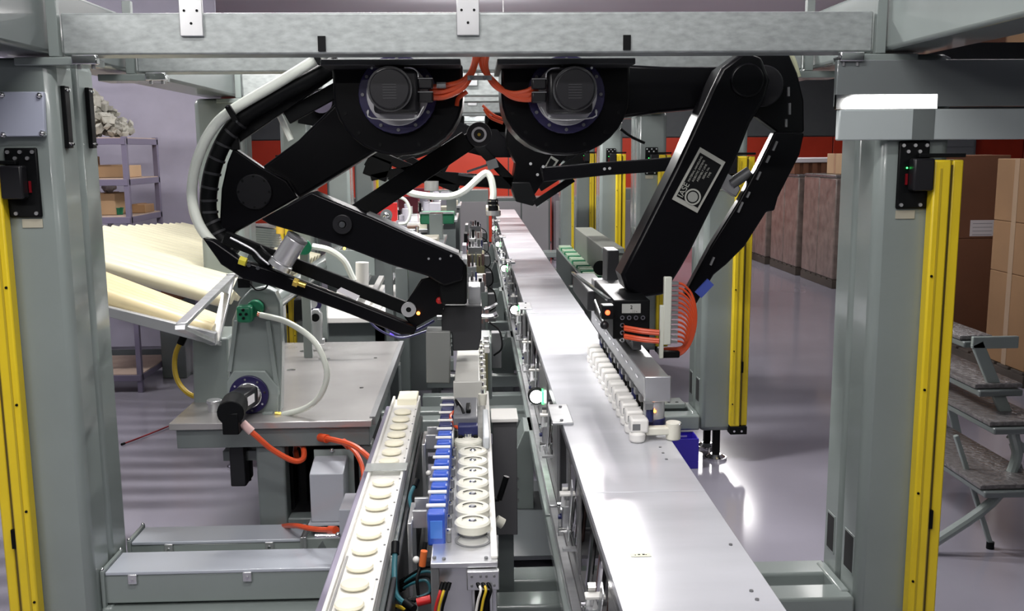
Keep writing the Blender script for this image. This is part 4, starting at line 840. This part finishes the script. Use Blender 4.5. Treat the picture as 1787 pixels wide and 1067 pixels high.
# orange cables left
cable('cable', [P(424, 740, Y=3.24), P(448, 762, Y=3.24), P(475, 785, Y=3.26), P(510, 804, Y=3.28), P(528, 802, Y=3.3), P(530, 785, Y=3.36), P(522, 768, Y=3.45)], .010, ORG, 'orange cable loop hanging from the pedestal motor below the table edge', ends=[(0, mat('pink_tape', (.6, .4, .38), .5)), (-1, ORG)])
cable('cable', [P(520, 765, Y=3.5), P(515, 785, Y=3.5), P(518, 800, Y=3.48)], .007, ORG, 'short orange cable inside the table frame behind the hanging loop')
cable('cable', [P(560, 764, Y=3.33), P(590, 770, Y=3.25), P(620, 780, Y=3.2), P(650, 805, Y=3.15), P(668, 830, Y=3.1)], .010, ORG, 'orange cable running right from under the table edge, upper one')
cable('cable', [P(600, 772, Y=3.3), P(620, 790, Y=3.25), P(632, 815, Y=3.2), P(636, 850, Y=3.15)], .008, ORG, 'orange cable dropping steeply beside the white track, lower one')
cable('cable', [P(472, 928, Y=3.42), P(490, 920, Y=3.35), P(515, 918, Y=3.2), P(548, 924, Y=3.1), P(585, 926, Y=3.0)], .009, ORG, 'orange cable arching over the rear wireway')
cable('cable', [P(213, 776, Z=.012), P(250, 762, Z=.012), P(300, 742, Z=.012)], .005, mat('dark_red_cable', (.3, .02, .03), .5), 'thin red cable lying on the floor left of the table')
for i in range(4): cable('cable', [P(-30, 800+i*20, Y=4.0), P(5+i*4, 860+i*3, Y=4.0), P(24-i*3, 830, Y=4.0), P(18-i*3, 760, Y=4.0)], .007, BLKM, ('outermost', 'second', 'third', 'innermost')[i]+' black cable of the loop hanging at the left edge behind the yellow curtain')
o = part('wall_duct', B().box(P(-30, 700, Y=4.05).x, P(14, 700, Y=4.05).x, 4.03, 4.12, .3, 1.2), PAINT2, None, .005); tag(o, 'grey duct at the far left edge behind the yellow curtain', 'duct')
# green-grey second machine behind the table
mb = thing('machine_cabinet', 'grey-green cabinet with white top behind the machine table', 'machine', (-.85, 5.6, 0))
a, b = P(550, 560, Y=5.3), P(672, 560, Y=5.3)
mcab = B().box(a.x, b.x, 5.3, 5.36, P(600, 597, Y=5.3).z-.02, P(600, 563, Y=5.3).z).box(a.x, a.x+.06, 5.3, 6.2, 0, P(600, 563, Y=5.3).z).box(b.x-.06, b.x, 5.3, 6.2, 0, P(600, 563, Y=5.3).z)
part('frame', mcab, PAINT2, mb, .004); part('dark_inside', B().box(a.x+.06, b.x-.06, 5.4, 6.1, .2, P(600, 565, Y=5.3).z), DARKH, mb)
part('top', B().box(a.x-.02, b.x+.02, 5.27, 6.6, P(600, 563, Y=5.3).z, P(600, 553, Y=5.3).z), WHT, mb, .004)
for i, (px, py) in enumerate(((660, 510), (683, 505), (640, 500))): part('guide_rail', B().quadprism(P(px-30, py+45, Y=5.4), P(px+6, py-25, Y=6.3), .035, (0, 0, 1), .03), (WHT, ALU, ALU)[i], mb, .003)
part('rear_frame', B().box(P(570, 500, Y=6.2).x, P(655, 500, Y=6.2).x, 6.2, 6.26, .9, P(600, 437, Y=6.2).z), PAINT, mb, .004)
part('right_post', B().box(P(690, 500, Y=5.6).x, P(712, 500, Y=5.6).x, 5.6, 5.68, 0, P(600, 470, Y=5.6).z), PAINT2, mb, .004)
lv = thing('lever_arm', 'pale grey lever arm with round black knob standing at the back of the table', 'lever', P(548, 598, Z=.75))
plate('arm', [(540, 548), (546, 540), (555, 540), (561, 548), (562, 592), (566, 592), (566, 602), (536, 602), (538, 592)], 4.55, .03, ALU, lv, .004)
p = P(550, 555, Y=4.54); part('knob', B().cyl(p, p+Vector((0, .02, 0)), .019), BLKM, lv)
sm = thing('motor_unit', 'black motor with purple ring behind the hose loop', 'motor', P(520, 560, Y=4.75))
part('body', B().prism(PY([(512, 522), (532, 520), (534, 560), (512, 564)], 4.75), (0, .12, 0)), BLKM, sm, .01); p = P(545, 530, Y=4.8); part('ring', B().ring(p, (0, 1, 0), .025, .045, .02), PURP, sm); part('hub', B().cyl(p, p+Vector((0, .02, 0)), .025), ALU, sm)
part('bracket', B().box(p.x-.05, p.x+.06, 4.86, 4.9, .75, p.z), PAINT, sm)
hb = thing('green_gland', 'green gland with pale hose curving right, seen above the left tool link', 'gland', P(530, 432, Y=4.4))
part('body', B().cyl(P(530, 432, Y=4.3), P(530, 432, Y=4.4), .035), GREENP, hb, .004)
part('hose', B().tube(PY([(545, 430), (575, 437), (600, 455), (613, 480), (618, 490)], 4.35), .014), HOSE, hb)
part('yellow_lamp', B().ball(P(601, 434, Y=4.35), .006), mat('yellow_led', (1, .8, .1), .4, emit=(1, .8, .05), estr=6), hb)
part('bracket', B().box(P(530, 432, Y=4.4).x-.02, P(530, 432, Y=4.4).x+.02, 4.4, 4.43, .75, P(530, 432, Y=4.4).z+.03), PAINT, hb, .004)
part('side_white_bottle', B().cyl(P(632, 500, Y=4.45), P(632, 458, Y=4.45), .03), WHT, hb)

# ---- middle of line between left machines and deck: far clutter, each a small machine module
mods = [('grey', 4.75), ('grey', 6.1), ('white', 7.2), ('olive', 8.4), ('grey', 9.6), ('white', 10.8)]
MM = {'grey': PAINT, 'white': WHT, 'olive': mat('olive_block', (.2, .19, .1), .5)}
random.seed(3)
for i, (c, y) in enumerate(mods):
    t = thing('feed_module', f'small {c} feed module with pins and cable beside the deck, {ORD[min(i,5)]}', 'machine', (.02, y, 0), 'feed modules along the line')
    part('body', B().box(-.08, .07, y, y+.35, .45, .74+.06*(i % 2)), MM[c], t, .006)
    part('top_block', B().box(-.07, .0+.05*(i % 2), y+.02, y+.3, .74, .83+.03*(i % 2)), (ALU, DALU)[i % 2], t, .004)
    part('post', B().box(-.05, .03, y+.1, y+.2, 0, .45), PAINT2, t)
    part('guide_block', B().box(-.12, -.085, y, y+.25, .60, .88), (PLAST, BLKM, ALU)[i % 3], t, .003)
    part('face_plate', B().box(-.06, .05, y-.012, y-.001, .50, .70), (MM['olive'], SKIRT, ALU)[i % 3], t, .002)
    part('round_port', B().ring((0, y-.016, .62), (0, 1, 0), .012, .026, .006), DARKH, t)
    for q in range(5):
        h = random.uniform(.02, .07); part('pin', B().cyl((-.055+.026*q, y+.05+.04*(q % 3), .83), (-.055+.026*q, y+.05+.04*(q % 3), .86+h), random.uniform(.005, .012), n=10), random.choice((CHROME, DALU, BLKM, COPP, NAVY)), t)
    part('bracket', B().box(.07, .12, y+.05, y+.12, .60, .78), DALU, t, .003)
    part('lead', B().tube([(.06, y+.02, .84), (.11, y, .80), (.12, y-.03, .72), (.08, y-.02, .68)], .005), BLKM, t)
    part('maroon_lead', B().tube([(-.08, y+.02, .78), (-.10, y-.05, .74), (-.06, y-.08, .66), (0, y-.05, .60)], .006), mat('maroon', (.2, .02, .04), .4), t)
# left far feeders
fd = [(-.55, 6.75), (-.62, 8.3), (-.5, 9.5), (-.6, 10.7), (-.5, 11.9)]
for i, (x, y) in enumerate(fd):
    t = thing('feeder_table', f'far feeder table with pale strips left of the line, {ORD[i]}', 'machine', (x, y, 0), 'far feeder tables')
    part('top', B().box(x-.35, x+.32, y, y+1.0, .80, .83), ALU, t, .004)
    part('frame', B().box(x-.33, x+.3, y+.03, y+.09, -.2, .8), PAINT2, t, .004)
    for q in range(4): part('strip', B().box(x-.3, x+.12, y+.08+.24*q, y+.17+.24*q, .83, .85+.01*(q % 2)), (WHT, mat('brown_strip', (.16, .09, .06), .5), WHT, ALU)[(q+i) % 4], t, .003)
    part('pad_stack', B().box(x+.14, x+.28, y+.05, y+.4, .83, .88), CREAM, t, .005); part('tower', B().box(x+.2, x+.3, y+.6, y+.75, .83, 1.02), (MM['grey'], PLAST)[i % 2], t, .005)
    part('red_guard', B().box(x-.3, x-.1, y+.7, y+.74, .85, 1.02), REDL if i % 2 else mat('maroon', (.2, .02, .04), .4), t, .003)
    part('bottle', B().cyl((x, y+.5, .83), (x, y+.5, .98), .04) .cyl((x, y+.5, .98), (x, y+.5, 1.02), .02), PLAST, t, .004)
    for q in range(5): part('pin', B().cyl((x-.25+.09*q, y+.55, .83), (x-.25+.09*q, y+.55, .90+.03*(q % 3)), .014, n=10), (CHROME, WHT, BLKM, PURP, CHROME)[q], t)
    t.location.z = .2
gbt = thing('green_belt_conveyor', 'short green belt conveyor far away left of the line', 'conveyor', (-.65, 8.2, .5))
part('belt', B().box(P(733, 375, Y=7.9).x, P(792, 370, Y=7.9).x, 7.9, 8.2, 1.10, 1.19), GREEN, gbt, .01); part('rail', B().box(P(733, 375, Y=7.9).x, P(792, 370, Y=7.9).x, 7.87, 7.9, 1.185, 1.20), ALU, gbt)
part('stand', B().box(-.4, -.35, 8.0, 8.06, 0, 1.1), PAINT2, gbt)
rh = thing('ring_hook', 'small chrome ring fitting behind the left forearm', 'fitting', P(674, 376, Y=5.0)); p = P(674, 376, Y=5.0); part('ring', B().ring(p, (0, 1, 0), .018, .03, .02), DALU, rh); part('ball', B().ball(p, .02), CHROME, rh)
part('hose', B().tube(PY([(693, 343), (708, 350), (716, 370), (710, 388), (696, 391)], 5.0), .008), HOSE, rh); part('stand', B().box(p.x-.02, p.x+.02, 5.03, 5.07, 0, p.z), PAINT2, rh)
ct = thing('cream_stack', 'cream block on the far end of the deck', 'block', P(865, 375, Z=.86)); p = P(862, 377, Z=.855)
part('block', B().box(p.x-.1, p.x+.07, p.y, p.y+.5, .856, .97), CREAM, ct, .01); part('base', B().box(p.x-.1, p.x+.08, p.y-.02, p.y, .856, .92), MM['olive'], ct, .004)

for i in range(6):
    x0 = -2.6+.95*i
    o = thing('far_cabinet', f'{NW[i]} dull grey far machine cabinet from the left, at the end of the line', 'cabinet', (x0+.4, 15.2, 0), 'far machine cabinets')
    part('body', B().box(x0, x0+.9, 15.0, 15.5, 0, .98+.06*(i % 3)), (PAINT2, mat('mauve_cabinet', (.2, .17, .19), .5), PAINT)[i % 3], o, .01)
    for q in range(2): part('door', B().box(x0+.03+.43*q, x0+.44+.43*q, 14.98, 15.0, .1, .92), mat('cabinet_door', (.3, .29, .3), .4), o, .004)
# ---- right of deck: green cleated belt, boxes
gc = thing('cleated_conveyor', 'green cleated belt conveyor on a grey frame right of the deck', 'conveyor', (.82, 6.5, 0))
xa, xb = .755, .86
part('frame', B().box(xa-.02, xa, 5.3, 8.9, .55, .80), PAINT2, gc, .003); part('frame', B().box(xb, xb+.02, 5.3, 8.9, .62, .80), PAINT2, gc, .003)
part('belt', B().box(xa, xb, 5.35, 8.9, .77, .80), GREEN, gc, .004)
for i in range(24): part('cleat', B().box(xa, xb, 6.3+.11*i, 6.325+.11*i, .80, .825), (mat('pale_cleat', (.55, .65, .5), .5) if i % 3 else GREEN), gc, .002)
part('end_roller', B().cyl((xa, 5.35, .78), (xb, 5.35, .78), .028), GREENP, gc); part('end_wing', B().box(xa-.03, xa-.02, 5.2, 5.5, .74, .81), PAINT, gc); part('leg', B().box(xa, xa+.06, 5.5, 5.56, 0, .6) .box(xa, xa+.06, 8.2, 8.26, 0, .6), PAINT2, gc)
part('dark_guard', B().box(xa-.018, xa-.001, 5.2, 5.7, .5, .74), BLKM, gc)
sbx = thing('control_box', 'small grey upright box left of the green cleated belt', 'box', (.66, 6.6, 0)); part('body', B().box(.63, .70, 6.5, 6.6, .55, .77), PAINT, sbx, .004); part('post', B().box(.65, .68, 6.53, 6.57, 0, .55), PAINT2, sbx); part('nozzle', B().cyl((.66, 6.52, .77), (.66, 6.52, .83), .01), COPP, sbx)
lid = thing('grey_bench', 'grey bench with folded dark sheet cover right of the green belt', 'bench', (1.25, 6.9, 0))
part('sheet', B().prism([P(1019, 409, Y=8.0), P(1032, 409, Y=8.0), P(1052, 434, Y=8.0), P(1022, 436, Y=8.0)], (0, .5, 0)), DALU, lid, .004)
part('bench', B().box(P(1052, 440, Y=6.7).x, P(1090, 440, Y=6.7).x, 6.7, 8.6, .2, P(1050, 434, Y=6.7).z), mat('olive_grey', (.19, .2, .17), .5), lid, .005)
part('pale_edge', B().box(P(1050, 440, Y=6.7).x, P(1088, 440, Y=6.7).x, 6.68, 6.7, P(1050, 438, Y=6.7).z-.015, P(1050, 434, Y=6.7).z), PAINT, lid)
part('black_reel', B().cyl(P(1048, 468, Y=6.5), P(1048, 468, Y=6.6), .05), BLKM, lid); part('red_arm', B().quadprism(P(1058, 466, Y=6.4), P(1064, 490, Y=6.4), .02, (0, 1, 0), .02), mat('rust', (.35, .1, .08), .5), lid); part('foot', B().box(.85, .9, 6.8, 6.9, 0, .2), PAINT2, lid)
bb = thing('blue_bin', 'small blue plastic bin on the floor beside the second right column', 'bin', (1.13, 4.9, 0))
x0, x1 = P(1172, 770, Y=5.0).x, P(1216, 770, Y=5.0).x
for nm, b in (('wall', B().box(x0, x1, 4.95, 4.957, .04, .165)), ('wall', B().box(x0, x1, 5.08, 5.087, .04, .165)), ('wall', B().box(x0, x0+.007, 4.957, 5.08, .04, .165)), ('wall', B().box(x1-.007, x1, 4.957, 5.08, .04, .165)), ('base', B().box(x0, x1, 4.95, 5.087, .0, .04))): part(nm, b, BIN, bb, .002)
p = P(1193, 762, Y=4.948); text('AKRO', .014, PAPER, bb, 'lettering', facing_cam(p)) if False else part('emblem', B().box(p.x-.018, p.x+.018, 4.9485, 4.95, p.z-.004, p.z+.004), mat('bin_emblem', (.25, .22, .55), .5), bb)
sgt = thing('slotted_plate', 'pale drilled plate on the second floor beam beside the right gripper', 'plate', (1.05, 5.3, .257)); part('plate', B().box(.98, 1.15, 5.22, 5.36, .2575, .285), PAINT, sgt, .003)
for q in range(3): part('hole', B().cyl((1.02+.045*q, 5.26, .285), (1.02+.045*q, 5.26, .2865), .009), DARKH, sgt)

# ================================================================== FAR RIGHT: cartons, step stand
def pallet(x0, x1, y0, y1, lab):
    t = thing('pallet', lab, 'pallet', ((x0+x1)/2, (y0+y1)/2, 0), 'pallets under wrapped cartons')
    for i in range(3): part('bearer', B().box(x0+(x1-x0-.1)*i/2, x0+(x1-x0-.1)*i/2+.1, y0, y1, 0, .09), WOODP, t, .004)
    n = 6
    for i in range(n): part('board', B().box(x0, x1, y0+(y1-y0)*i/n+.01, y0+(y1-y0)*(i+1)/n-.03, .09, .11), WOODP, t, .003)
def flaps(x0, x1, y0, y1, z0, z1, m, lab, group=None, cat='carton', labelpos=None, tape=True, name='carton'):
    t = thing(name, lab, cat, ((x0+x1)/2, (y0+y1)/2, z0), group)
    part('box', B().box(x0, x1, y0, y1, z0, z1), m, t, .006)
    if tape: part('tape', B().box(x0-.002, x0, (y0+y1)/2-.03, (y0+y1)/2+.03, z0, z1) .box(x0, x1, (y0+y1)/2-.03, (y0+y1)/2+.03, z1, z1+.002), mat('tape_brown', (.42, .3, .2), .2), t)
    if labelpos:
        for (a, b, c, d) in labelpos:
            lb = part('paper_label', B().box(a, b, y0-.004, y0-.001, c, d), PAPER, t)
            for q in range(4): part('print_line', B().box(a+.02, b-.02, y0-.005, y0-.004, d-.03-.03*q, d-.026-.03*q), mat('print_grey', (.25, .25, .28), .7), lb)
    return t
rows = [(11.55, 4.3), (12.85, 4.28), (14.15, 4.25), (15.45, 4.2)]
nm = ('nearest', 'second', 'third', 'farthest')
for i, (y, x) in enumerate(rows):
    pallet(x, x+1.1, y, y+1.15, f'dark wooden pallet under the {nm[i]} film-wrapped stack on the right')
    t = thing('wrapped_stack', f'{nm[i]} film-wrapped stack of cartons on the right by the red wall', 'carton stack', (x+.55, y+.55, .11), 'film-wrapped stacks')
    h = (1.22, 1.20, 1.24, 1.2)[i]
    for a in range(2):
        for b in range(2):
            part('wrapped_carton', B().box(x+a*.555, x+a*.555+.545, y+b*.575, y+b*.575+.565, .112, .112+h), WRAP, t, .015)
    part('label', B().box(x+.62, x+.8, y-.006, y-.002, .75, 1.0), PAPER, t)
    part('film_top', B().box(x-.01, x+1.1, y, y+1.1, .112+h, .15+h), FILM, t, .01)
flaps(4.45, 4.95, 11.75, 12.3, 1.372, 1.62, TANL, 'open tan carton on top of the nearest wrapped stack')
t = thing('slatted_crate', 'low red-brown slatted crate with white lid on the far wrapped stacks', 'crate', (4.5, 13.2, 1.35))
part('lid', B().box(4.2, 5.0, 12.9, 13.8, 1.5, 1.56), PAPER, t, .01)
for q in range(6): part('slat', B().box(4.25+.12*q, 4.32+.12*q, 12.95, 12.98, 1.352, 1.5), TAN2, t)
part('box', B().box(4.27, 4.95, 13.0, 13.7, 1.352, 1.5), TAN2, t)
pallet(3.83, 4.95, 6.55, 7.7, 'dark wooden pallet under tan cartons at the right edge')
flaps(3.84, 4.35, 6.56, 7.1, .112, .78, TAN, 'tall tan carton with white sheet at the right edge, bottom of the near stack', 'tan cartons at the right edge', labelpos=[(3.96, 4.12, .42, .72)])
flaps(3.84, 4.15, 6.56, 7.1, .782, 1.15, TAN, 'tan carton in the middle of the near right stack, left one', 'tan cartons at the right edge')
flaps(4.16, 4.6, 6.56, 7.1, .782, 1.15, TAN, 'tan carton in the middle of the near right stack, right one', 'tan cartons at the right edge')
flaps(3.84, 4.35, 6.56, 7.1, 1.152, 1.60, TAN, 'tan carton with white sheet on top of the near right stack', 'tan cartons at the right edge', labelpos=[(3.93, 4.08, 1.30, 1.56)])
flaps(4.36, 4.9, 6.56, 7.1, .112, .78, TAN, 'tan carton hidden at the right edge on the pallet', 'tan cartons at the right edge')
flaps(3.72, 4.3, 7.75, 8.4, .002, .95, TAN2, 'dark brown carton standing behind the tan stack, lower one', 'dark brown cartons', labelpos=[(3.78, 3.9, .35, .9)])
flaps(3.72, 4.3, 7.75, 8.4, .952, 1.62, TAN2, 'dark brown carton standing behind the tan stack, upper one', 'dark brown cartons', labelpos=[(3.76, 3.86, 1.2, 1.5), (4.0, 4.2, .97, 1.1)])
# step stand wrapped in film
ss = thing('step_stand', 'grey folding step stand with film-wrapped treads at the right edge', 'step ladder', (2.15, 4.2, 0))
SX, SY = 2.0, 4.0
trs = [((1650, 575), (1716, 598), .99, .18), ((1645, 655), (1800, 730), .72, .32), ((1640, 730), (1800, 830), .50, .36), ((1645, 830), (1800, 930), .26, .34)]
for i, (zz, xa, xb, ya, yb) in enumerate(((.90, 2.0, 2.12, 3.86, 4.5), (.72, 2.02, 2.20, 3.75, 4.9), (.60, 2.02, 2.24, 3.62, 4.9), (.34, 2.0, 2.26, 3.62, 4.9))):
    trd = part('tread', B().box(xa, xb, ya, yb, zz-.035, zz-.008), PAINT2, ss, .006)
    part('film_wrap', B().box(xa-.01, xb+.01, ya+.02, yb, zz-.006, zz+.014, .008), FILM, trd)
def bar(a, b, w_=.035, n_='frame_bar', m=PAINT): part(n_, B().quadprism(a, b, w_, (0, 1, 0), .02), m, ss, .004)
bar((2.02, 3.80, .90), (2.20, 3.80, .52), .05, 'rear_leg'); part('rear_leg', B().tube([(2.20, 3.80, .52), (2.22, 3.80, .40), (2.13, 3.80, .22), (1.84, 3.80, .01)], .022, 10), PAINT, ss)
bar((2.19, 3.80, .90), (2.0, 3.80, .90), .05, 'top_bar'); bar((2.2, 3.83, .5), (2.45, 3.83, .28), .03); bar((1.98, 3.84, .50), (2.16, 3.84, .02), .02); bar((2.22, 3.84, .46), (2.40, 3.84, .0), .02, 'front_leg', PAINT2)
bar((2.45, 3.83, .28), (2.5, 3.83, .0), .03); bar((2.02, 4.6, .90), (1.9, 4.6, .0), .04, 'rear_leg'); bar((2.3, 4.7, .7), (2.5, 4.7, .0), .04, 'rear_leg')
part('foot', B().cyl((2.16, 3.84, 0), (2.16, 3.84, .03), .016), BLKM, ss)

# ================================================================== SHELF UNIT BACK LEFT
su = thing('shelf_unit', 'purple-grey steel shelf unit with chipboard shelves against the left wall', 'shelf', (-2.55, 7.2, 0))
sx0, sx1, sy0, sy1 = -2.98, -2.31, 6.75, 7.6
zs = [.55, .95, 1.27, 1.50+.0, 1.79]
zs = [.12, .62, .98+.27, 1.50, 1.795]
SHX0 = P(222, 240, Y=6.8).x; 
for (x, y) in ((-2.98, 6.85), (-2.42, 6.85), (-2.98, 7.5), (-2.42+.0, 7.5)):
    ps = part('post', B().box(x-.0, x+.035, y, y+.035, 0, 1.80), SHELF, su, .002)
for z in (.12, .72, 1.24, 1.50, 1.78):
    part('shelf_board', B().box(-2.975, -2.39, 6.86, 7.53, z-.0, z+.014), SHELFB, su, .002); part('shelf_beam', B().box(-2.975, -2.39, 6.845, 6.86, z-.035, z+.008) .box(-2.40, -2.385, 6.86, 7.53, z-.035, z+.008), SHELF, su, .002)
def cb3(x, y, z, sx_, sy_, sz, lab, m=TANL, cat='carton', nm_='carton'):
    o = thing(nm_, lab, cat, (x+sx_/2, y+sy_/2, z)); part('box', B().box(x, x+sx_, y, y+sy_, z, z+sz), m, o, .004); part('flap', B().box(x+.005, x+sx_/2-.005, y, y+sy_, z+sz, z+sz+.004), m, o); return o
cb3(-2.86, 6.9, 1.515, .16, .3, .15, 'upright tan carton on the second shelf from the top, left side')
cb3(-2.70, 7.1, 1.515, .24, .25, .085, 'low tan tray carton on the second shelf from the top, right side')
cb3(-2.84, 6.9, 1.255, .13, .3, .16, 'tan carton on the third shelf of the purple-grey unit, left one')
cb3(-2.68, 7.0, 1.255, .14, .3, .15, 'tan carton on the third shelf of the purple-grey unit, middle one')
cb3(-2.50, 7.2, 1.255, .10, .2, .06, 'small tan carton on the third shelf, right end', TAN)
o = thing('green_tub', 'small green tub on the third shelf', 'tub', (-2.52, 7.1, 1.255)); part('body', B().cyl((-2.54, 7.05, 1.255), (-2.54, 7.05, 1.30), .03, .036), GREENP, o); part('rim', B().ring((-2.54, 7.05, 1.298), (0, 0, 1), .032, .039, .006), GREENP, o)
o = thing('plastic_bag', 'crumpled white plastic bag on the third shelf carton', 'bag', (-2.62, 7.1, 1.41)); b = B(); b.ball((-2.61, 7.1, 1.45), .045, 14)
for v in b.bm.verts: v.co += Vector((random.uniform(-.012, .012), random.uniform(-.012, .012), random.uniform(-.008, .012)))
part('body', b, PLAST, o); part('knot', B().ball((-2.6, 7.08, 1.492), .014, 8), PLAST, o)
o = thing('bin_bag', 'pale plastic sack on the lower shelf of the purple-grey unit', 'bag', (-2.62, 7.1, .75)); b = B(); b.ball((-2.62, 7.1, .95), .2, 18)
for v in b.bm.verts: v.co += Vector((random.uniform(-.03, .03), random.uniform(-.03, .03), random.uniform(-.02, .02)))
part('sack', b, PLAST, o); part('tie', B().cyl((-2.62, 7.1, 1.12), (-2.62, 7.1, 1.19), .02), PLAST, o)
# pile of foam offcuts on top
fo = thing('foam_pile', 'heap of wrapped foam offcuts in a net on top of the shelf unit', 'heap', (-2.7, 7.2, 1.797))
b = B()
for i in range(330):
    h = random.random()**1.1; w_ = (1-h)*.25+.03
    c = Vector((-2.74+random.uniform(-w_, w_)+.0, 7.2+random.uniform(-w_, w_)*.8, 1.815+h*.30)); r = Matrix.Rotation(random.uniform(0, 6), 3, Vector((random.random(), random.random(), random.random()+.1)).normalized()); s = random.uniform(.012, .026)
    vs = [b.bm.verts.new(c+r@Vector((x*s*random.uniform(.8, 1.6), y*s, z*s*.7))) for x in (-1, 1) for y in (-1, 1) for z in (-1, 1)]
    for f in ((0, 1, 3, 2), (4, 6, 7, 5), (0, 4, 5, 1), (2, 3, 7, 6), (0, 2, 6, 4), (1, 5, 7, 3)): b.bm.faces.new([vs[k] for k in f])
part('offcuts', b, FOAM, fo, kind='stuff')
for q in (-2.83, -2.72): part('cord', B().cyl((q, 7.2, 2.05), (q, 7.2, 2.4), .004, n=6), SHELF, fo)
fr_ = part('hanging_frame', B().box(-2.95, -2.6, 7.1, 7.3, 2.27, 2.29), SHELF, fo, .003)
o = thing('carton', 'dark tan carton on the floor right of the shelf unit', 'carton', (-2.2, 7.4, 0)); part('box', B().box(-2.36, -2.2, 7.3, 7.6, .6, 1.08), TAN2, o, .006); part('stand', B().box(-2.38, -2.2, 7.28, 7.62, 0, .6), PAINT2, o, .006)
ft = thing('far_bench', 'grey ribbed bench top behind the ivory tubes near the left wall', 'bench', (-1.9, 7.5, 0)); part('top', B().box(-2.15, -1.5, 7.42, 7.9, 1.08, 1.11), PAINT2, ft, .004)
for q in range(6): part('rib', B().box(-2.15, -1.5, 7.43+.08*q, 7.46+.08*q, 1.11, 1.125), STEEL, ft, .002)
part('leg', B().box(-2.12, -2.07, 7.45, 7.5, 0, 1.08) .box(-1.58, -1.53, 7.45, 7.5, 0, 1.08), PAINT2, ft)
